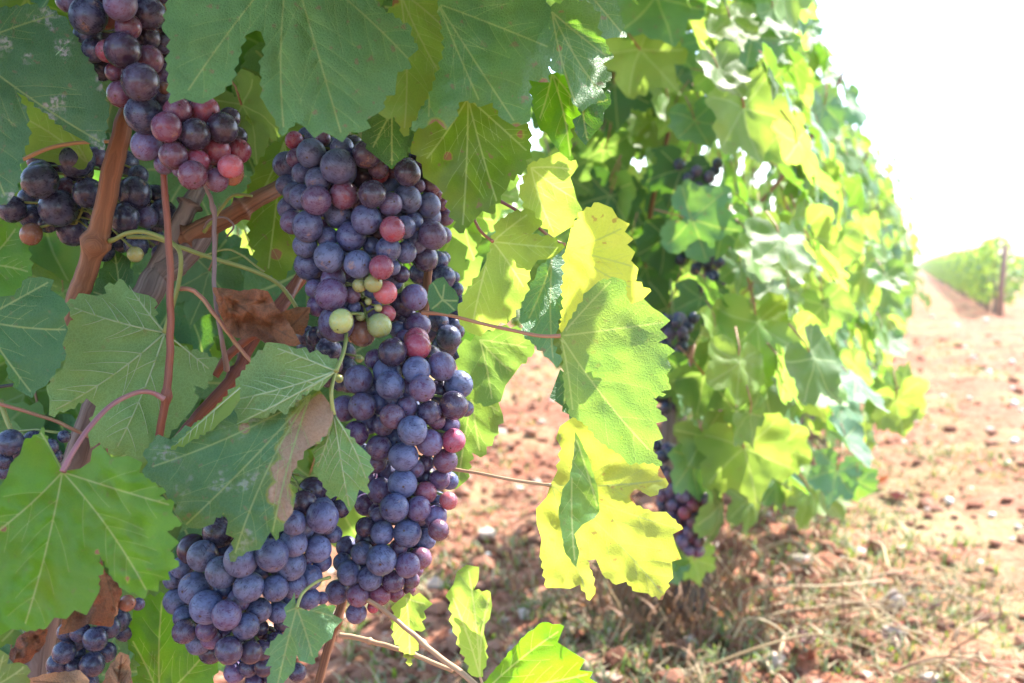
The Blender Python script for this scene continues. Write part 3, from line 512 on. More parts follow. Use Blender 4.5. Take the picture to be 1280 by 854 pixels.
def bunch(label, spec, dc, thick, axis, fill, fillcol, seed, group='grape bunches on the front vine', rscale=1.0):
    """spec: 'frame:x,y,r,colour ...' read off the photograph; the berries are then pushed apart in depth and more are packed behind."""
    r_ = random.Random(seed); L = []
    for fr, body in spec:
        ox, oy = OFF[fr]
        for q in body.split():
            x, y, rr, c = q.split(','); L.append([ox + float(x) / 3.99, oy + float(y) / 3.99, float(rr) / 3.99 * rscale, c])
    xy = np.array([(l[0], l[1]) for l in L]); n0 = len(L); pos, rad, cols = [], [], []
    for i, (x, y, rr, c) in enumerate(L):
        near = xy[np.abs(xy[:, 1] - y) < 45]; lo, hi = near[:, 0].min() - 14, near[:, 0].max() + 14; h = max(22, (hi - lo) / 2); rho = (x - (lo + hi) / 2)
        e = math.sqrt(max(.05, 1 - (rho / h) ** 2)); d = dc - min(thick, h / F * dc * .9) * e - (rr - 14) * .0009 - (.016 if c in 'gk' else 0)
        pos.append([x, y, d]); rad.append(rr * d / F); cols.append(c)
    gx, gy = np.meshgrid(np.arange(xy[:, 0].min(), xy[:, 0].max(), 3), np.arange(xy[:, 1].min(), xy[:, 1].max(), 3)); cand = np.stack([gx.ravel(), gy.ravel()], 1)
    dd = np.sqrt(((cand[:, None] - xy[None]) ** 2).sum(2)); near = dd < 44 * rscale; cen = (near[:, :, None] * xy[None]).sum(1) / np.maximum(1, near.sum(1))[:, None]
    ok = (near.sum(1) >= 4) & (np.hypot(*(cand - cen).T) < 15); cand = cand[ok]; near = near[ok]; gap = (dd[ok] - np.array([l[2] for l in L])[None] * .93).min(1)
    while len(cand) and len(pos) < min(100, n0 + fill):        # more berries behind, wherever one could look through
        a = int(np.argmax(gap))
        if gap[a] < .5: break
        x, y = cand[a]; d = float(np.mean([pos[i][2] for i in np.nonzero(near[a])[0]])) + r_.uniform(.012, .022); rr = r_.uniform(13.5, 17.5)
        pos.append([x, y, d]); rad.append(rr * d / F); cols.append(r_.choice(fillcol)); gap = np.minimum(gap, np.hypot(*(cand - [x, y]).T) - rr * .9)
    pos = np.array(pos); rad = np.array(rad); n = len(pos)
    for it in range(120):
        W = np.array([P(*p) for p in pos]); D = W[:, None] - W[None]; dist = np.sqrt((D ** 2).sum(2)) + np.eye(n); need = (rad[:, None] + rad[None]) * .955
        ov = np.maximum(0, need - dist) * (1 - np.eye(n))
        if ov.max() < .0004: break
        s = np.sign(pos[:, None, 2] - pos[None, :, 2] + 1e-5 * (np.arange(n)[:, None] - np.arange(n)[None]))
        mv = np.clip((ov * s).sum(1), -.004, .004) * .6; pos[:, 2] += mv
        pos[:, 2] = np.clip(pos[:, 2], dc - thick * 1.25, dc + thick * 1.6)
    ax = spline([P(*q) for q in pts(axis)], 8)
    root = tag(link('grape_bunch', None), label, 'grape bunch', group); root.location = ax[0]; base = ax[0]
    mb = MB(); k = len(ax); V, Fc, U = tube(ax, [.0021 - .0013 * i / k for i in range(k)], 8); mb.add([v - base for v in V], Fc, U)
    for i in range(n):
        c = P(*pos[i]); tgt = min(ax, key=lambda q: (q - c).length + max(0, c.z - q.z) * 1.5)
        v = (tgt - c); dr = (v.normalized() + Vector((0, 0, .6))).normalized() if v.length > .004 else Vector((0, 0, 1))
        o = bpy.data.objects.new('grape', GM[r_.randrange(5)]); COL.objects.link(o); o.parent = root; o.location = c - base
        zq = (dr + Vector((r_.gauss(0, .5), r_.gauss(0, .5), r_.gauss(0, .5)))).to_track_quat('Z', 'Y'); o.rotation_euler = (zq.to_matrix() @ Matrix.Rotation(r_.uniform(0, 6.28), 3, 'Z')).to_euler()
        s = rad[i]; o.scale = (s, s, s * r_.uniform(1.0, 1.07))
        cc = COLS[cols[i]]; j = r_.uniform(.7, 1.3); o.color = (cc[0] * j, cc[1] * j * r_.uniform(.9, 1.1), cc[2] * j * r_.uniform(.9, 1.1), max(.05, min(1, cc[3] * r_.uniform(.6, 1.2))))
        if cols[i] in 'gyk': o['label'] = {'g': 'unripe green grape', 'y': 'brownish half-ripe grape', 'k': 'pink half-ripe grape'}[cols[i]]
        st = c + dr * s * .97; mid = st.lerp(tgt, .5) + Vector((0, 0, .002))
        V, Fc, U = tube([st, mid, tgt], [.0011, .0007, .0008], 5); mb.add([q - base for q in V], Fc, U)
    link('stalk', mb.mesh('stalk'), root, [M_STEMG]); return root
bunch('dusky purple-red bunch at the top between scuffed leaf and broad blue-green leaf',
 [(1, '340,0,60,p 440,80,92,n 525,90,60,y 600,20,80,p 740,70,82,d 640,135,64,m 470,250,62,n 535,255,56,r 610,250,88,d 740,300,74,m 820,220,50,p 740,190,60,d 820,370,52,p 570,360,46,m 700,410,92,d 600,470,66,m 820,440,30,y 715,570,94,n 885,555,70,m 1020,550,76,r 1145,590,56,d 1110,640,78,d 830,635,74,m 970,670,80,d 730,725,76,p 865,775,70,m 980,810,67,r 1080,755,70,r 1190,755,64,r 1150,830,60,k 820,820,52,p 580,-60,70,n 700,-70,75,p 460,-60,65,n 800,-40,60,d 600,-170,70,p 700,-190,70,n'),
  (5, '960,20,72,m 1080,45,60,m 1155,10,62,y 900,-10,42,p')], .655, .045, '175,-60,.66 180,20,.66 190,110,.655 225,160,.65 265,205,.65', 18, 'npd', 3)
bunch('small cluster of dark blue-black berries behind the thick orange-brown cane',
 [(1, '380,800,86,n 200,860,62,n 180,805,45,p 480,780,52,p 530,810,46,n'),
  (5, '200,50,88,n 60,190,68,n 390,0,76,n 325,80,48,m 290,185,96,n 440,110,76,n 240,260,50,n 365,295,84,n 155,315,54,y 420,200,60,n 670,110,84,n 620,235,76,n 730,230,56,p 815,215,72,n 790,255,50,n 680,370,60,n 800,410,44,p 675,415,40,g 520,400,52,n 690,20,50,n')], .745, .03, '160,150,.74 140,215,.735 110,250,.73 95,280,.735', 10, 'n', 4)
bunch('large blue-violet bunch with a tuft of unripe green berries at its lower end',
 [(2, '190,700,45,r 275,765,74,b 410,830,88,b 200,790,50,p 335,690,38,m 480,720,50,d 550,770,72,d 610,840,52,m 810,790,48,d 750,845,62,d 330,850,50,b 680,850,42,m 430,740,60,b 700,760,50,p'),
  (6, '230,10,52,b 420,0,84,b 310,45,66,b 150,70,52,b 190,110,56,b 230,130,66,b 300,145,74,p 440,120,72,m 620,15,44,r 755,10,66,d 580,115,70,d 670,165,60,p 755,140,72,b 810,75,36,p 870,75,50,m 890,110,46,m 860,170,64,b 860,225,64,b 925,160,42,m 945,230,46,m 880,320,72,p 930,320,45,p 180,255,60,p 258,275,76,b 410,220,70,b 550,240,77,b 680,290,62,r 740,280,57,b 780,250,55,b 355,330,54,b 475,325,77,b 575,370,46,b 660,390,64,b 745,405,57,b 245,370,62,b 265,470,76,b 365,430,77,b 510,465,72,b 625,480,62,r 680,480,42,b 725,515,43,d 385,540,62,p 290,585,46,p 375,615,80,p 310,670,56,p 400,760,90,p 480,620,42,m 515,570,36,g 585,560,46,g 645,605,60,k 425,748,60,g 615,770,62,g 528,808,68,y 610,683,20,g 490,680,32,b 655,710,42,k 520,725,24,g 560,650,18,g')],
 .70, .05, '455,110,.70 450,180,.70 448,260,.70 450,330,.695 455,380,.675 460,405,.66', 26, 'bpd', 5)
bunch('long violet bunch hanging in front of the sunlit soil, reddish berries towards the right side',
 [(6, '730,668,64,d 790,630,67,p 805,770,67,p 705,790,43,b 800,845,66,r 740,840,50,p 690,880,50,p'),
  (10, '680,50,72,d 805,20,67,r 510,185,74,p 655,150,72,b 670,215,72,b 800,140,70,b 690,285,50,p 830,230,66,p 925,120,72,p 1010,210,72,b 985,315,72,d 1045,330,42,p 865,350,60,d 755,320,52,p 530,320,70,p 440,330,66,p 680,370,62,m 635,415,54,p 780,440,74,b 500,455,64,p 900,390,46,m 970,415,50,p 615,525,64,p 735,570,74,b 865,500,67,p 985,490,60,r 945,590,62,m 850,600,42,p 795,630,46,p 600,600,52,m 730,705,74,b 620,740,66,p 915,685,52,p 965,690,46,b 845,750,57,r 900,785,50,b 960,790,46,k 690,825,72,b 810,830,62,p 545,810,56,p 600,845,42,p 900,850,52,p 560,680,50,m'),
  (14, '690,0,67,b 810,10,62,p 610,20,42,p 545,75,50,d 630,105,60,b 755,105,72,b 895,25,57,p 910,90,52,m 845,135,54,b 710,180,46,m 530,205,57,b 625,240,77,b 820,230,57,m 755,265,64,p 465,305,62,b 430,250,46,b 570,330,62,b 685,345,57,p 775,340,42,m 405,400,60,p 510,415,60,m 620,415,52,r 700,410,40,r 500,505,52,p 765,385,30,r 585,475,30,r 800,290,35,m')],
 .70, .05, '500,330,.71 505,420,.705 500,520,.70 495,610,.70 480,690,.695 460,745,.69', 24, 'pbd', 6)
bunch('dense slate-blue bunch hanging lowest under the scorched leaf',
 [(13, '960,185,77,d 1010,220,77,b 1090,100,82,d 1105,300,80,b 1200,240,84,b 975,380,84,b 880,445,67,b 1030,475,84,b 1115,385,52,b 1240,375,74,b 1190,440,57,p 1135,430,36,p 1130,515,72,p 920,525,57,b 920,595,60,d 1030,590,54,p 1125,610,57,p 1050,635,50,p 1225,570,67,b 1270,510,57,b 1140,690,67,d 1170,660,62,d 1250,700,57,d 1170,800,54,p 1240,780,46,d 860,340,46,b 1270,850,50,d 1270,130,70,b 1230,60,60,d'),
  (14, '190,55,62,b 330,25,80,b 225,85,64,b 185,155,70,b 80,215,82,b 310,185,67,b 385,110,46,b 175,265,77,b 250,240,36,p 95,380,67,b 185,365,67,b 0,360,46,b 270,325,62,b 265,430,57,b 15,490,64,b 110,500,57,b 240,300,42,b 350,60,52,b 330,250,50,b 20,580,46,d 60,620,52,d 30,690,52,d 40,770,52,d 130,560,42,d 330,430,32,p 205,800,46,d 100,640,45,d 90,820,50,d'),
  (10, '280,740,72,d 330,840,67,b 240,800,62,d 420,830,46,d 350,760,55,d')],
 .675, .055, '370,570,.68 345,640,.68 320,700,.675 300,790,.67 310,850,.67', 16, 'bbd', 7)
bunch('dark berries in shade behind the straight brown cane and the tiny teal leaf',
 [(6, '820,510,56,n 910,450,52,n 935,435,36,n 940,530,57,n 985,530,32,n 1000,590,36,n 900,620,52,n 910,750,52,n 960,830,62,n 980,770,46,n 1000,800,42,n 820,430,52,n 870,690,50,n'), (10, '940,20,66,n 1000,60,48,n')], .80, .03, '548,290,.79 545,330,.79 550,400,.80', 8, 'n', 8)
bunch('dark shaded berries deep between the two pale underside leaves and the long bunch',
 [(10, '360,40,67,n 450,130,57,n 420,200,46,n 300,-30,52,n 250,20,50,n 515,82,20,g 415,182,21,g 380,110,55,n'), (6, '250,820,52,n 300,850,52,n 350,800,48,n')], .76, .025, '400,400,.76 410,440,.76 420,470,.76', 8, 'n', 9)
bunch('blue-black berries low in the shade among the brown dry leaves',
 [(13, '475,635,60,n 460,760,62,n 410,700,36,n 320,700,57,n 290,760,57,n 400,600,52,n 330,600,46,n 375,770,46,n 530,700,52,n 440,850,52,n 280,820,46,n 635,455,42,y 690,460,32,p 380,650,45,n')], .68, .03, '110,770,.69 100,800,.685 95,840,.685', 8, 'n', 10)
bunch('two or three blue-black berries peeping out above the broad bright leaf',
 [(9, '50,500,66,n 20,590,42,n 20,640,42,n 270,570,42,n 320,470,32,n -60,540,60,n 250,520,40,n')], .66, .02, '0,500,.67 15,540,.665 40,570,.665', 4, 'n', 12)

# ------------------------------------------------------------------ leaf shapes for the hedge-like row
def proto_outline(r, coarse):
    a = [(0, -1.0), (.14, -.80), (.28, -.68), (.36, -.58), (.50, -.62), (.78, -.52), (.74, -.30), (.80, -.12), (.66, -.01), (.74, .10), (.74, .30), (.58, .44), (.36, .52), (.16, .44), (.05, .14)]
    j = lambda p: (p[0] * r.uniform(.9, 1.1) + r.uniform(-.03, .03), p[1] * r.uniform(.93, 1.07) + r.uniform(-.03, .03))
    rt = [j(p) for p in a]; lf = [j((-x, y)) for x, y in a[1:]]
    poly = rt + list(reversed(lf))
    return toothed(poly, .17 if not coarse else .3, .28)
def proto(seed, grid, coarse=False):
    r = random.Random(seed); poly = proto_outline(r, coarse); J = (0, 0)
    tips = [(0, -.95), (.7, -.48), (-.7, -.48), (.6, .34), (-.6, .34)]
    cu, fo, dr = r.uniform(-.14, .22), r.uniform(-.05, .32), r.uniform(.02, .28); s0 = r.uniform(0, 50)
    def zf(q):
        z = cu * (q ** 2).sum(1) - fo * np.abs(q[:, 0]) * .8 - dr * np.maximum(0, -q[:, 1]) ** 2
        return z + np.array([.10 * noise.noise(Vector((x * 1.7 + s0, y * 1.7, 0))) + (.03 * noise.noise(Vector((x * 5, y * 5, s0))) if not coarse else 0) for x, y in q])
    q, fc, ed, vs_, z = leaf_surface(poly, J, [] if coarse else tips, grid, zf, sec=not coarse, quilt=.0 if coarse else .035, u=.011, vertveins=False)
    zz = z(q); V = np.column_stack([q, zz]); Fc = []
    for f in fc:
        a, b_, c = (Vector(V[i]) for i in f); Fc.append(tuple(f) if (b_ - a).cross(c - a).z > 0 else tuple(reversed(f)))
    U = q * .9; A = np.stack([ed * 0 + 9 if coarse else ed * .8, ed * 0], 1); mi = [0] * len(Fc)
    V = [Vector(v) for v in V]; U = list(map(tuple, U)); A = list(map(tuple, A))
    # stalk
    v, f, _ = tube([Vector((0, 0, 0)), Vector((0, .3, .06)), Vector((.03, .75, -.05))], [.02, .016, .02], 4)
    o = len(V); V += v; Fc += [tuple(i + o for i in ff) for ff in f]; U += [(0, 0)] * len(v); A += [(9, 0)] * len(v); mi += [2] * len(f)
    return V, Fc, U, A, mi
PR = [proto(i, .085) for i in range(6)]; PC = [proto(20 + i, .3, True) for i in range(5)]
def proto_mesh(i, mat):
    V, Fc, U, A, mi = PR[i]; me = mesh_from('leaf', V, Fc, uv=U, aux=A, mi=mi)
    for m in (LM[mat], M_VEIN, M_STEMR): me.materials.append(m)
    me.polygons.foreach_set('use_smooth', [True] * len(me.polygons)); return me
MIDMATS = ['green', 'lime', 'blue', 'green', 'lime', 'dark']
MIDM = [[proto_mesh(i, m) for m in ('green', 'lime', 'blue', 'dark', 'dry')] for i in range(6)]
def leaf_matrix(loc, tip, nrm, s):
    t = tip.normalized(); n = (nrm - t * nrm.dot(t)).normalized(); y = -t; x = y.cross(n)
    M = Matrix((x, y, n)).transposed().to_4x4(); M = Matrix.Translation(loc) @ M @ Matrix.Diagonal((s, s, s, 1)); return M
def foliage_mesh(name, mats4, prt, matsel):
    """Many leaves baked into one mesh: mats4 are leaf matrices, matsel the blade material of each."""
    Vs, Fs, Us, As, Ms = [], [], [], [], []; o = 0
    arr = [(np.array([tuple(v) for v in p[0]]), p[1], np.array(p[2]), np.array(p[3]), np.array(p[4])) for p in prt]
    for k, M in enumerate(mats4):
        V, Fc, U, A, mi = arr[k % len(arr)]; m = np.array(M)
        Vs.append(V @ m[:3, :3].T + m[:3, 3]); Fs += [tuple(i + o for i in f) for f in Fc]; o += len(V); Us.append(U + (k * 3.1 % 17, k * 1.7 % 13)); As.append(A)
        Ms.append(np.where(mi == 0, matsel[k], 4 + np.minimum(mi, 2) - 1))
    me = mesh_from(name, np.concatenate(Vs), Fs, uv=np.concatenate(Us), aux=np.concatenate(As), mi=np.concatenate(Ms))
    for m in ('green', 'lime', 'blue', 'dark'): me.materials.append(LM[m])
    me.materials.append(M_VEIN); me.materials.append(M_STEMR)
    me.polygons.foreach_set('use_smooth', [True] * len(me.polygons)); return me
def halfwidth(z): return float(np.interp(z, [.1, .25, .5, .8, 1.05, 1.3, 1.5, 1.7], [.15, .28, .40, .39, .30, .21, .12, .03]))
def rand_leaf(r, a0, a1, z0, z1, smin=.048, smax=.082, side=None):
    """A leaf on the row's outer skin (row frame: a along, b across, z up)."""
    z = r.uniform(z0, z1); hw = halfwidth(z); sd = side if side else (1 if r.random() < .58 else -1)
    if sd < 0: hw *= .55
    b_ = sd * hw * (1 - abs(r.gauss(0, .28))) + r.gauss(0, .03); a = r.uniform(a0, a1)
    out = ROWN * sd * r.uniform(.5, 1.1) + ROWD * r.uniform(-.75, .45) + Vector((0, 0, r.uniform(-.1, .9)))
    tip = Vector((0, 0, -1)) * r.uniform(.5, 1.1) + ROWN * sd * r.uniform(-.1, .7) + ROWD * r.uniform(-.5, .5)
    return ROWD * a + ROWN * b_ + Vector((0, 0, z)), tip, out, r.uniform(smin, smax)
def woody(seed, h=.62, parent=None, base_r=.028):
    r = random.Random(seed)
    p = [Vector((r.uniform(-.02, .02), r.uniform(-.02, .02), -.03))]
    for i in range(1, 6): p.append(Vector((r.uniform(-.035, .035), r.uniform(-.035, .035), h * i / 5)))
    sp = spline(p, 8); n = len(sp); mb = MB(); mb.add(*tube(sp, [base_r * (1.35 - .6 * i / n) * (1 + .18 * noise.noise(Vector((i * .6, seed, 0)))) for i in range(n)], 12)); link('trunk', mb.mesh('trunk'), parent, [M_WOOD])
    for k in range(r.randint(5, 7)):
        s = Vector((0, 0, h * r.uniform(.8, 1.0))); e = ROWD * r.uniform(-.45, .45) + ROWN * r.uniform(-.2, .3) + Vector((0, 0, r.uniform(1.0, 1.45)))
        q = spline([s, s.lerp(e, .35) + Vector((r.uniform(-.08, .08), r.uniform(-.08, .08), .02)), s.lerp(e, .7), e], 8); mb = MB(); mb.add(*tube(q, list(np.linspace(.0065, .003, len(q))), 8)); link('cane', mb.mesh('cane'), parent, [M_CANE if r.random() < .6 else M_CANER])
# ---- the front vine's canopy: unseen leaves overhead added for shade, then leaves behind
r_ = random.Random(77); Ms, sel = [], []
while len(Ms) < 600:
    l, t_, o_, s = rand_leaf(r_, -.30, .55, .78, 1.5, .05, .075); p = VINE_AT + l
    x, y, d = proj(p)
    if d < .25 and d > -.1 and abs(p.x) < .3: continue
    if d > .02 and -150 < x < 1400 and y > -140: continue
    if p.length < .3 or (p - CP).length < .42: continue
    Ms.append(Matrix.Translation(l) @ leaf_matrix(Vector((0, 0, 0)), t_, o_, s)); sel.append(r_.choice([0, 0, 2, 2, 1, 3]))
n = 0
while n < 330:
    d = r_.uniform(.84, 1.35); x = r_.uniform(-120, 600); y = r_.uniform(-140, 640)
    if (x > 540 and y > 380) or (x > 420 and y > 520): continue
    p = P(x, y, d); tip = Vector((r_.uniform(-.6, .6), r_.uniform(-.4, .4), -1)); nr = Vector((r_.uniform(-.7, .7), -.7, r_.uniform(0, .8))) * (1 if r_.random() < .7 else -1)
    Ms.append(leaf_matrix(p - VINE_AT, tip, nr, r_.uniform(.05, .08))); sel.append(r_.choice([0, 0, 1, 2, 3])); n += 1
n = 0
while n < 70:
    d = r_.uniform(.78, 1.05); x = r_.uniform(-60, 270); y = r_.uniform(560, 900)
    p = P(x, y, d); Ms.append(leaf_matrix(p - VINE_AT, Vector((r_.uniform(-.6, .6), r_.uniform(-.4, .4), -1)), Vector((r_.uniform(-.7, .7), -.7, r_.uniform(0, .8))), r_.uniform(.045, .07))); sel.append(r_.choice([0, 3, 3, 2])); n += 1
tag(link('foliage', foliage_mesh('foliage', Ms, PR, sel), front), kind='stuff')
# ---- the next vine: its large leaves read off the photograph, then the rest of its skin
HAND = '''820,-5 848,105 60 1.50 2;800,62 872,142 92 1.52 1;868,150 890,218 66 1.62 2;890,92 942,108 56 1.6 1;928,22 962,92 66 1.7 0;930,135 968,240 86 1.58 1;768,105 776,192 66 1.75 3;852,212 828,285 76 1.72 3;864,274 935,292 96 1.55 2;905,285 888,345 60 1.56 2;832,298 818,368 76 1.75 3;808,335 838,405 66 1.78 3;876,372 868,435 62 1.66 2;945,405 962,522 96 1.5 1;880,468 928,520 96 1.5 0;860,470 845,548 72 1.53 2;880,545 915,622 86 1.55 0;868,575 880,655 76 1.56 2;950,478 985,562 106 1.56 0;930,560 950,668 88 1.52 1;1046,588 1028,648 72 1.8 2;1072,602 1078,645 50 1.82 2;1120,500 1128,546 76 2.0 1;1112,498 1085,530 66 2.05 0;1125,490 1140,455 60 2.05 1;835,700 848,740 52 1.66 2;868,700 880,750 46 1.66 1;960,350 1000,330 80 1.7 1;1000,290 1010,340 80 1.8 1;970,170 990,235 70 1.65 1;985,60 1000,110 56 1.8 1;895,20 905,60 60 1.6 1;990,420 1010,470 76 1.7 1;1030,380 1045,430 70 1.85 0;1050,300 1055,345 66 1.9 1;1010,480 1030,520 80 1.75 1;975,560 990,610 70 1.68 1;845,30 830,-10 50 1.6 0;1000,15 1020,30 40 2.0 0'''  # last field is the tone: lime paints in sunlit leaves, dark the shaded ones
SIL = ([0, 100, 200, 300, 400, 560], [1008, 1030, 1060, 1088, 1120, 1150])   # how far the row bulges towards the path
def hedge_vine(seed, t, nleaf, nfol, name='grapevine', label=None, a0=-.62, a1=.72, hand='', guard=None, ztop=1.55, dense=None):
    r = random.Random(seed); root = tag(link(name, None), label, 'grapevine', 'grapevines in the near row'); at = VINE_AT + ROWD * t; root.location = at
    woody(seed, .6, root)
    def leafpart(M, c):
        o = bpy.data.objects.new('leaf', MIDM[r.randrange(6)][c]); COL.objects.link(o); o.parent = root; o.matrix_local = M; o.matrix_basis = M; return o
    k = 0
    for q in [h for h in hand.split(';') if h]:
        j, tp, wd, d, c = q.split(); jx, jy = map(float, j.split(',')); tx, ty = map(float, tp.split(',')); d = float(d); wd = float(wd)
        L = math.hypot(tx - jx, ty - jy); s = wd / 1.5 * d / F; p0 = P(jx, jy, d); tip = (P(tx, ty, d) - p0).normalized() + Vector((0, -1, 0)) * r.uniform(-.3, .35)
        leafpart(leaf_matrix(p0 - at, tip, Vector((r.uniform(-.3, .5), -1, r.uniform(.1, .8))), max(s, L * d / F * .8 * .85)), int(c)); k += 1
    tries = 0
    while k < nleaf and tries < 9000:
        tries += 1; l, t_, o_, s = rand_leaf(r, a0, a1, .24 if r.random() < .9 else .15, ztop); x, y, d = proj(at + l)
        if (guard and guard(x, y, d)) or x > float(np.interp(y, SIL[0], SIL[1])) + r.gauss(0, 15): continue
        leafpart(leaf_matrix(l, t_, o_, s), r.choice([0, 1, 1, 2, 3, 1] if r.random() < .992 else [4])); k += 1  # lime picked more often, painting in the row's sunlit face
    Ms, sel = [], []; tries = 0
    while len(Ms) < nfol and tries < 9000:
        tries += 1; l, t_, o_, s = rand_leaf(r, a0, a1, .28, ztop); l = l - ROWN * l.dot(ROWN) * r.uniform(0, .5); x, y, d = proj(at + l)
        if (guard and guard(x, y, d)) or x > float(np.interp(y, SIL[0], SIL[1])) + r.gauss(0, 15): continue
        Ms.append(leaf_matrix(l, t_, o_, s)); sel.append(r.choice([0, 1, 2, 1, 0]))
    if dense:
        for i in range(dense[6]):
            l = P(r.uniform(*dense[:2]), r.uniform(*dense[2:4]), r.uniform(*dense[4:6])) - at; Ms.append(leaf_matrix(l, Vector((r.uniform(-.5, .5), r.uniform(-.4, .4), -1)), Vector((r.uniform(-.6, .6), -.8, r.uniform(0, .8))), r.uniform(.06, .09))); sel.append(r.choice([0, 2, 3, 0, 1]))
    if Ms: tag(link('foliage', foliage_mesh('foliage', Ms, PR if t < 3 else PC, sel), root), kind='stuff')
    return root
def g2(x, y, d): return (x < 820 and y > 420) or y > (690 if x < 850 or x > 940 else 640) or d < 1.3 or (d < 1.62 and x < 760)
hedge_vine(101, 1.40, 100, 330, dense=(690, 850, -60, 430, 1.72, 2.3, 130), label='second grapevine in the near row, big shaded leaves and a thin twisted trunk', hand=HAND, guard=g2)
def g3(x, y, d): return x < 840 and y > 430
hedge_vine(102, 2.75, 100, 360, label='third grapevine in the near row, a leafy shoot sticking out low over the path', guard=g3, a0=-.7, a1=.75)
hedge_vine(103, 4.05, 0, 480, label='fourth grapevine in the near row, sunlit and slightly blurred', guard=lambda x, y, d: x < 850 and y > 420)
def far_foliage(seed, n, half=.7, zt=1.5, thin=1.0):
    r = random.Random(seed); Ms, sel = [], []
    for i in range(n):
        l, t_, o_, s = rand_leaf(r, -half, half, .22, zt, .045, .085)
        if r.random() < .16: l = l + ROWN * r.uniform(-.05, .16) + Vector((0, 0, r.uniform(-.05, .22))); s *= .8      # stray shoots
        Ms.append(leaf_matrix(l, t_, o_, s)); sel.append(r.choice([0, 1, 1, 1, 2]))
    me = foliage_mesh('foliage', Ms, PC, sel); return me
FARM = [far_foliage(300 + i, 420) for i in range(4)]
tm = MB(); tm.add(*tube([Vector((0, 0, -.05)), Vector((.02, .01, .3)), Vector((-.01, .02, .65)), Vector((0, 0, 1.1))], [.035, .028, .022, .008], 8)); FTM = tm.mesh('trunk'); FTM.materials.append(M_WOOD)
def far_vine(at, k, label, group, sc=1.0, scz=None):
    root = tag(link('grapevine', None), label, 'grapevine', group); root.location = at; root.scale = (sc, sc, scz or sc)
    tag(link('foliage', FARM[k % 4], root, smooth=False), kind='stuff'); link('trunk', FTM, root, smooth=False); return root
rr_ = random.Random(9)
for k in range(34):
    t = 5.35 + k * 1.3 + max(0, k - 14) * .25 * (k - 14)
    lab = ['fifth grapevine in the near row, blurred bright yellow-green', 'sixth grapevine in the near row, a soft sunlit mass'][k] if k < 2 else 'blurred grapevine far along the near row, one of a run shrinking towards the horizon'
    far_vine(VINE_AT + ROWD * t + ROWN * rr_.uniform(-.03, .03), k, lab, 'grapevines in the near row', rr_.uniform(.95, 1.06))
# the row across the path, its end post, and the rows beyond and behind
POST = Vector((7.06, 14.4, 0))
for k in range(64):
    far_vine(POST + ROWD * (.75 + k * 1.25 + max(0, k - 30) * .06 * (k - 30)) + ROWN * rr_.uniform(-.05, .05), k + 1, 'first grapevine behind the leaning wooden post across the path' if k == 0 else 'small blurred grapevine in the row that begins at the wooden post', 'grapevines in the row across the path', rr_.uniform(.80, .92), rr_.uniform(.66, .76))
for k in range(22):
    far_vine(POST + ROWN * 3.2 + ROWD * (6.5 + k * 1.3), k + 2, 'distant dark grapevine in the row beyond the wooden post', 'grapevines in the distant row', rr_.uniform(.85, 1.0), .72)
for k in range(13):
    far_vine(VINE_AT - ROWN * 3.0 + ROWD * (1.6 + k * 1.3), k, 'grapevine of the row behind, glimpsed through gaps in the front leaves', 'grapevines in the row behind', rr_.uniform(.95, 1.05))
mb = MB(); mb.add(*tube([POST + Vector((-.02, -.05, -.2)), POST + Vector((0, -.02, .4)), POST + Vector((.05, .0, 1.02))], [.048, .044, .04], 10)); po = link('vineyard_post', mb.mesh('vineyard_post'), None, [simple_mat('post_wood', (.22, .12, .085), (.36, .23, .17), sc=3, stretch=.1, rough=.8)])
tag(po, 'reddish wooden end post leaning at the start of the row across the path', 'post')
# bunches hanging on the second vine
GS = mesh_from('grape', [tuple(Vector(v)) for v in []], []) if False else None
def small_bunch(label, px, py, d, n, ln, wd, seed, cols='nnp'):
    r = random.Random(seed); top = P(px, py, d); root = tag(link('grape_bunch', None), label, 'grape bunch', 'grape bunches on the second vine'); root.location = top; placed = []
    for tr in range(2500):
        if len(placed) >= n: break
        s = r.random(); h = wd * (1 - s * .55); c = Vector((r.uniform(-h, h), r.uniform(-h, h), -s * ln))
        if (c.x ** 2 + c.y ** 2) ** .5 > h or any((c - q).length < .0175 for q in placed): continue
        placed.append(c); o = bpy.data.objects.new('grape', GM[r.randrange(5)]); COL.objects.link(o); o.parent = root; o.location = c; q = r.uniform(.0092, .0108); o.scale = (q, q, q * 1.04); o.rotation_euler = (r.uniform(-.4, .4), r.uniform(-.4, .4), r.uniform(0, 6))
        cc = COLS[r.choice(cols)]; o.color = (cc[0], cc[1], cc[2], cc[3])
    mb = MB(); mb.add(*tube([Vector((0, 0, .06)), Vector((.004, 0, 0)), Vector((0, 0, -ln))], [.002, .002, .001], 6)); link('stalk', mb.mesh('stalk'), root, [M_STEMG])
small_bunch('shaded dark bunch high on the second vine beside its upright cane', 868, 205, 1.74, 55, .17, .05, 1)
small_bunch('dark bunch on the second vine showing beside the large pale leaf', 838, 395, 1.62, 50, .16, .045, 2)
small_bunch('dusky bunch on the second vine half hidden under hanging leaves', 845, 560, 1.62, 45, .14, .045, 3, 'npm')
small_bunch('reddish bunch lowest on the second vine near its trunk', 862, 612, 1.6, 40, .10, .04, 4, 'pmr')
small_bunch('dark bunch in the middle of the second vine behind grey-green leaves', 890, 285, 1.72, 45, .17, .045, 5)

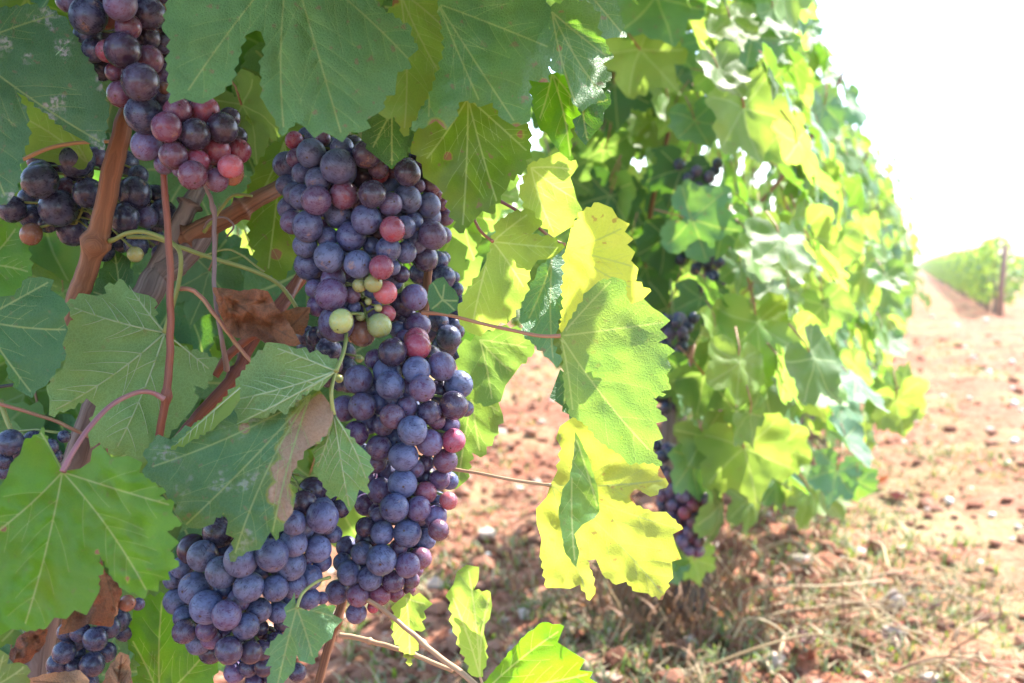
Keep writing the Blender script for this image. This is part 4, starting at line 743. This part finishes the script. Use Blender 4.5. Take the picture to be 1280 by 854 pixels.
# ------------------------------------------------------------------ ground
def hgt(x, y):
    b_ = (Vector((x, y, 0)) - VINE_AT).dot(ROWN); k = max(0, 1 - max(0, math.hypot(x, y) - 12) / 30)
    z = .035 * noise.noise(Vector((x * .9, y * .9, 0))) + .03 * noise.noise(Vector((x * 3.1, y * 3.1, 4))) + .03 * noise.noise(Vector((x * 8, y * 8, 9))) + .024 * noise.noise(Vector((x * 19, y * 19, 2)))
    side = 1 - .55 * min(1, max(0, (b_ - .45) / .3)); z *= side
    fur = .018 * math.sin(b_ * 9 + 1.5 * noise.noise(Vector((x * .8, y * .8, 7)))) * min(1, max(0, abs(b_) - .35) * 2)   # tilled furrows along the row
    return (z + fur) * k + .04 * math.exp(-(b_ / .3) ** 2) - .02
xs = [-400, -200, -100, -50, -28, -16, -10, -7, -5, -4] + list(np.arange(-3.2, 5.2, .032)) + list(np.arange(5.3, 14, .22)) + [15, 17, 20, 26, 34, 50, 80, 140, 250, 450]
ys = [-400, -120, -40, -12, -5, -2, -1, -.3] + list(np.arange(0.2, 1.4, .1)) + list(np.arange(1.4, 6.5, .030)) + list(np.arange(6.5, 20, .15)) + list(np.arange(20.5, 60, 2)) + [70, 90, 130, 200, 320, 520, 900]
V = [(x, y, hgt(x, y)) for y in ys for x in xs]; nx = len(xs)
Fc = [(j * nx + i, j * nx + i + 1, (j + 1) * nx + i + 1, (j + 1) * nx + i) for j in range(len(ys) - 1) for i in range(nx - 1)]
M_SOIL, t, b, out = newmat('red_soil'); g = G(t); tc = g.n('TexCoord').outputs['Object']
a1 = g.noise(tc, 1.1, 5, .6); a2 = g.noise(tc, 9, 5, .65); a3 = g.noise(tc, 45, 5, .7)
col = g.mix(g.step(a2, .35, .65), (.17, .060, .036, 1), (.33, .140, .085, 1)); col = g.mix(g.step(a3, .45, .7), col, (.42, .23, .16, 1)); col = g.mix(g.math('MULTIPLY', g.step(a3, .46, .30), .6), col, (.11, .05, .035, 1))
col = g.mix(g.math('MULTIPLY', g.step(a1, .48, .64), .7), col, (.27, .25, .13, 1))
vo = g.n('TexVoronoi'); g.put(vo.inputs['Vector'], tc); vo.inputs['Scale'].default_value = 38
bp = g.n('Bump'); bp.inputs['Strength'].default_value = .9; bp.inputs['Distance'].default_value = .02; g.put(bp.inputs['Height'], g.math('ADD', a2, g.math('ADD', g.math('MULTIPLY', a3, .8), g.math('MULTIPLY', vo.outputs['Distance'], .5)))); g.put(b.inputs['Normal'], bp.outputs[0])
g.put(b.inputs['Base Color'], col); b.inputs['Roughness'].default_value = .95; b.inputs['Specular IOR Level'].default_value = .1
tag(link('ground', mesh_from('ground', V, Fc), None, [M_SOIL]), kind='structure')
ICO = [Vector(v).normalized() for v in ((0, 0, 1), (.89, 0, .45), (.28, .85, .45), (-.72, .53, .45), (-.72, -.53, .45), (.28, -.85, .45), (.72, .53, -.45), (-.28, .85, -.45), (-.89, 0, -.45), (-.28, -.85, -.45), (.72, -.53, -.45), (0, 0, -1))]
ICF = [(0, 1, 2), (0, 2, 3), (0, 3, 4), (0, 4, 5), (0, 5, 1), (1, 6, 2), (2, 7, 3), (3, 8, 4), (4, 9, 5), (5, 10, 1), (6, 7, 2), (7, 8, 3), (8, 9, 4), (9, 10, 5), (10, 6, 1), (6, 11, 7), (7, 11, 8), (8, 11, 9), (9, 11, 10), (10, 11, 6)]
r_ = random.Random(31)
def lump(r, p, s): return [p + Vector((v.x * r.uniform(.6, 1.3) * s, v.y * r.uniform(.6, 1.3) * s, v.z * r.uniform(.4, .9) * s)) for v in ICO]
def spot(r, dmin, dmax, amin=-24, amax=32):
    d = dmin * (dmax / dmin) ** r.random(); an = R(r.uniform(amin, amax)); x, y = math.sin(an) * d, math.cos(an) * d; return Vector((x, y, hgt(x, y)))
mb = MB()
for i in range(9000):
    p = spot(r_, 1.3, 12)
    if (p - VINE_AT).dot(ROWN) > .55 and r_.random() < .6: continue
    s = min(.026, .005 * math.exp(r_.gauss(.4, .65))) * (1 + .08 * p.y); mb.add(lump(r_, p + Vector((0, 0, s * .2)), s), ICF)
M_CLOD, t, b, out = newmat('clod_soil'); g = G(t); geo = g.n('NewGeometry'); tc = g.n('TexCoord').outputs['Object']
col = g.mix(geo.outputs['Random Per Island'], (.17, .066, .040, 1), (.38, .205, .14, 1)); col = g.mix(g.step(geo.outputs['Random Per Island'], .92, .95), col, (.55, .46, .40, 1)); col = g.mix(g.math('MULTIPLY', g.noise(tc, 120, 3), .5), col, (.15, .07, .05, 1))
g.put(b.inputs['Base Color'], col); b.inputs['Roughness'].default_value = .95; b.inputs['Specular IOR Level'].default_value = .1
tag(link('soil_gravel', mb.mesh('soil_gravel'), None, [M_CLOD], smooth=False), 'crumbly red clods and grit strewn over the tilled soil', 'gravel', kind='stuff')
# weeds and grass, straw, dead weeds
def blade(mb, r, p, h, lean, wid, m=0, droop=.5):
    an = r.uniform(0, 6.28); dv = Vector((math.cos(an), math.sin(an), 0)); sd = Vector((-dv.y, dv.x, 0)) * wid; q = []
    for k in range(4):
        s = k / 3; c = p + dv * lean * s * s + Vector((0, 0, h * (s - droop * s * s * .5))); ww = (1 - s) * .8 + .2; q += [c - sd * ww, c + sd * ww]
    mb.add(q, [(2 * i, 2 * i + 1, 2 * i + 3, 2 * i + 2) for i in range(3)], m=m)
def blade_mat(name, a, b2, tr):
    m, t, b, out = newmat(name); g = G(t); geo = g.n('NewGeometry'); g.put(b.inputs['Base Color'], g.mix(geo.outputs['Random Per Island'], c4(a), c4(b2))); b.inputs['Roughness'].default_value = .7
    tl = g.n('BsdfTranslucent'); tl.inputs[0].default_value = c4(tr); mx = g.n('MixShader'); mx.inputs[0].default_value = .35; g.put(mx.inputs[1], b.outputs[0]); g.put(mx.inputs[2], tl.outputs[0]); g.put(out.inputs[0], mx.outputs[0]); return m
MW = [blade_mat('weed_grey_green', (.10, .15, .07), (.26, .30, .17), (.25, .3, .08)), blade_mat('weed_green', (.07, .15, .02), (.20, .30, .05), (.3, .42, .03)), blade_mat('weed_straw', (.36, .26, .14), (.66, .54, .36), (.4, .3, .15)), blade_mat('weed_brown', (.16, .08, .045), (.32, .18, .10), (.25, .12, .05))]
def gpix(px, py): q = P(px, py, 1) - CP; k = -CAM_H / q.z; p = CP + q * k; return Vector((p.x, p.y, hgt(p.x, p.y)))
mb = MB(); cent = [gpix(*c) for c in ((1040, 565), (1078, 690), (1230, 462), (1250, 585), (1185, 560), (1172, 722), (1100, 765), (1062, 640), (1205, 822), (1002, 645), (1262, 765), (1145, 605), (1075, 800), (1150, 850), (980, 690), (1195, 430), (1260, 410), (900, 790), (870, 830), (700, 800), (470, 720), (600, 640), (735, 850), (650, 800))]
for c in cent:
    for i in range(60):
        q = c + ROWD * r_.gauss(0, .16) + ROWN * r_.gauss(0, .09); q.z = hgt(q.x, q.y)
        for k in range(4): blade(mb, r_, q + Vector((r_.gauss(0, .01), r_.gauss(0, .01), 0)), r_.uniform(.008, .035), r_.uniform(.005, .035), r_.uniform(.0015, .004), r_.choice([0, 0, 0, 1, 2]))
for i in range(8000):
    q = spot(r_, 1.5, 22, -10, 32)
    if noise.noise(Vector((q.x * 1.6, q.y * 1.1, 3))) < -.02: continue
    for k in range(3): blade(mb, r_, q, r_.uniform(.012, .055), r_.uniform(.008, .045), r_.uniform(.002, .0055), r_.choice([0, 0, 0, 2, 2, 1]))
tag(link('weeds', mb.mesh('weeds'), None, MW, smooth=False), 'sparse grey-green and straw-coloured weeds between the vine rows', 'weeds', kind='stuff')
mb = MB(); base2 = VINE_AT + ROWD * 1.4
def stalk(mb, r, p, dv, L, rad, m, arch):
    e = p + dv * L; q = spline([p, p.lerp(e, .33) + Vector((r.gauss(0, .02) * L * 5, r.gauss(0, .02) * L * 5, arch)), p.lerp(e, .7) + Vector((r.gauss(0, .02) * L * 5, r.gauss(0, .02) * L * 5, arch * .8)), e], 5); V, Fc, U = tube(q, list(np.linspace(rad, rad * .5, len(q))), 4); mb.add(V, Fc, U, m)
for i in range(75):
    a = r_.gauss(0, .28); b_ = r_.uniform(.12, .55); q = base2 + ROWD * a + ROWN * b_; q.z = hgt(q.x, q.y) + r_.uniform(.0, .05)
    dv = (ROWN * r_.uniform(.1, 1) + ROWD * r_.uniform(-1, .7) + Vector((0, 0, r_.uniform(-.06, .15)))).normalized(); stalk(mb, r_, q, dv, r_.uniform(.08, .32), r_.uniform(.0012, .0034), r_.choice([2, 2, 2, 3]), r_.uniform(0, .05))
for i in range(190):
    a = r_.gauss(-.02, .16); b_ = r_.gauss(-.02, .14); q = base2 + ROWD * a + ROWN * b_; q.z = hgt(q.x, q.y)
    stalk(mb, r_, q, Vector((r_.gauss(0, .35), r_.gauss(0, .35), 1)).normalized(), r_.uniform(.06, .26), r_.uniform(.001, .0022), r_.choice([3, 3, 2]), 0)
    for k in range(3): blade(mb, r_, q + Vector((r_.gauss(0, .03), r_.gauss(0, .03), r_.uniform(0, .12))), r_.uniform(.01, .04), r_.uniform(.01, .04), r_.uniform(.003, .007), 3)
tag(link('dry_weeds', mb.mesh('dry_weeds'), None, MW, smooth=False), 'tangle of dead brown and straw weeds round the foot of the second vine', 'dry weeds', kind='stuff')
# countable small things on the soil
SM = []
for s_ in range(4):
    rr2 = random.Random(s_); me = bpy.data.meshes.new('stone'); import bmesh; bm = bmesh.new(); bmesh.ops.create_icosphere(bm, subdivisions=3, radius=1)
    for v in bm.verts: v.co = Vector((v.co.x, v.co.y * .8, v.co.z * .6)) * (1 + .28 * noise.noise(v.co * 1.2 + Vector((s_ * 9, 0, 0))) + .06 * noise.noise(v.co * 5))
    bm.to_mesh(me); bm.free(); me.materials.append(M_STONE); me.polygons.foreach_set('use_smooth', [True] * len(me.polygons)); SM.append(me)
ST = '1216,449,4 1265,449,4 1235,467,5 1266,484,4 1212,498,4 1178,494,4 1268,503,6 1276,510,4 1268,551,6 1186,625,6 1260,579,5 1213,598,4 1130,545,4 1190,470,3 1206,435,3 1232,400,4 1196,407,4 1165,395,3 1240,640,5 1150,560,3 985,798,6 1090,735,5 1010,665,4 1265,670,4 1225,700,5 650,600,5 610,690,5 690,500,4'
for q in ST.split():
    x, y, s = map(float, q.split(',')); p = gpix(x, y); d = (p - CP).dot(FW); o = bpy.data.objects.new('stone', SM[r_.randrange(4)]); COL.objects.link(o); k = s * d / F; o.scale = (k, k, k); o.location = p + Vector((0, 0, k * .35)); o.rotation_euler = (r_.uniform(-.3, .3), r_.uniform(-.3, .3), r_.uniform(0, 6))
    tag(o, 'small white limestone pebble lying on the red soil by the path', 'stone', 'white pebbles on the soil')
red = leaf_mat('leaf_fallen_red', (.30, .07, .03), (.30, .12, .07), (.4, .08, .02), tw=.25, rough=.7)
purp = leaf_mat('leaf_fallen_purple', (.10, .035, .04), (.16, .08, .08), (.2, .05, .05), tw=.2, rough=.7)
def fallen(px, py, s, m, label):
    V, Fc, U, A, mi = PR[r_.randrange(6)]; p = gpix(px, py); k = r_.uniform(.2, .5)
    W = [Vector((v.x, v.y, v.z + k * v.x * v.x + .25 * noise.noise(v * 1.6))) * s for v in V]; o = link('fallen_leaf', mesh_from('fallen_leaf', W, Fc, uv=U, aux=A, mi=[0] * len(Fc)), None, [m]); o.location = p + Vector((0, 0, .018)); o.rotation_euler = (r_.uniform(-.5, .5), r_.uniform(-.5, .5), r_.uniform(0, 6)); tag(o, label, 'fallen leaf', 'fallen leaves on the soil')
fallen(1122, 785, .028, red, 'orange-red fallen leaf on the soil beside a dark purple one')
fallen(1150, 792, .022, red, 'small orange fallen leaf just right of the other orange one')
fallen(1112, 800, .028, purp, 'dark purple fallen leaf under the orange-red one')
fallen(1165, 768, .026, purp, 'purple-red curled leaf lying among pale grit farther along the path')
fallen(1098, 602, .05, red, 'red fallen leaf on the bank beneath the low hanging shoot')
fallen(1118, 622, .05, purp, 'brown-red fallen leaf just below the red one on the bank')
fallen(1010, 828, .024, purp, 'dark shrivelled leaf on the straw near the lower border')
fallen(1008, 848, .022, red, 'small red leaf at the lower border beneath the shrivelled one')
fallen(735, 768, .03, LM['tan'], 'pinkish dry leaf on the shaded soil under the big yellow leaf')
fallen(752, 795, .03, LM['tan'], 'pale curled leaf on shaded soil, lower of the pinkish pair')
def twig(label, a, b_, rad, arch=.02):
    p, e = gpix(*a), gpix(*b_); mb = MB(); q = spline([p + Vector((0, 0, .015)), p.lerp(e, .35) + Vector((.01, .02, .015 + arch)), p.lerp(e, .7) + Vector((-.01, .0, .015 + arch * .7)), e + Vector((0, 0, .012))], 6); mb.add(*tube(q, list(np.linspace(rad, rad * .6, len(q))), 7)); o = link('dry_twig', mb.mesh('dry_twig'), None, [M_STRAW]); tag(o, label, 'twig', 'dry twigs on the soil')
twig('long pale dry stalk arching over the straw towards the path', (945, 700), (1075, 752), .0035, .06)
twig('pale dry twig lying diagonally on the soil farther off beside green weeds', (1088, 690), (1128, 728), .004)
twig('bleached twig lying near the lower corner of the path', (1195, 832), (1268, 842), .004)
twig('short upright-lying bleached stick at the lower border', (972, 852), (982, 822), .004)
twig('thin straw stalk crossing the grass below the long arching one', (1040, 775), (1180, 780), .0025)

# air: haze added for a faint veiling glare, fades the far row a little
hz = MB(); X, Y, Z0, Z1 = (-430, 480), (-430, 930), -1.2, 3.2
hz.add([Vector((x, y, z)) for z in (Z0, Z1) for y in Y for x in X], [(0, 2, 3, 1), (4, 5, 7, 6), (0, 1, 5, 4), (2, 6, 7, 3), (0, 4, 6, 2), (1, 3, 7, 5)])
M_HAZE = bpy.data.materials.new('haze'); M_HAZE.use_nodes = True; t = M_HAZE.node_tree; t.nodes.clear(); ou = t.nodes.new('ShaderNodeOutputMaterial'); pv = t.nodes.new('ShaderNodeVolumePrincipled')
pv.inputs['Color'].default_value = (.95, .96, 1, 1); pv.inputs['Density'].default_value = .0014; pv.inputs['Anisotropy'].default_value = .3; t.links.new(pv.outputs[0], ou.inputs['Volume'])
tag(link('haze', hz.mesh('haze'), None, [M_HAZE], smooth=False), 'thin added haze over the vineyard', 'haze', kind='stuff')
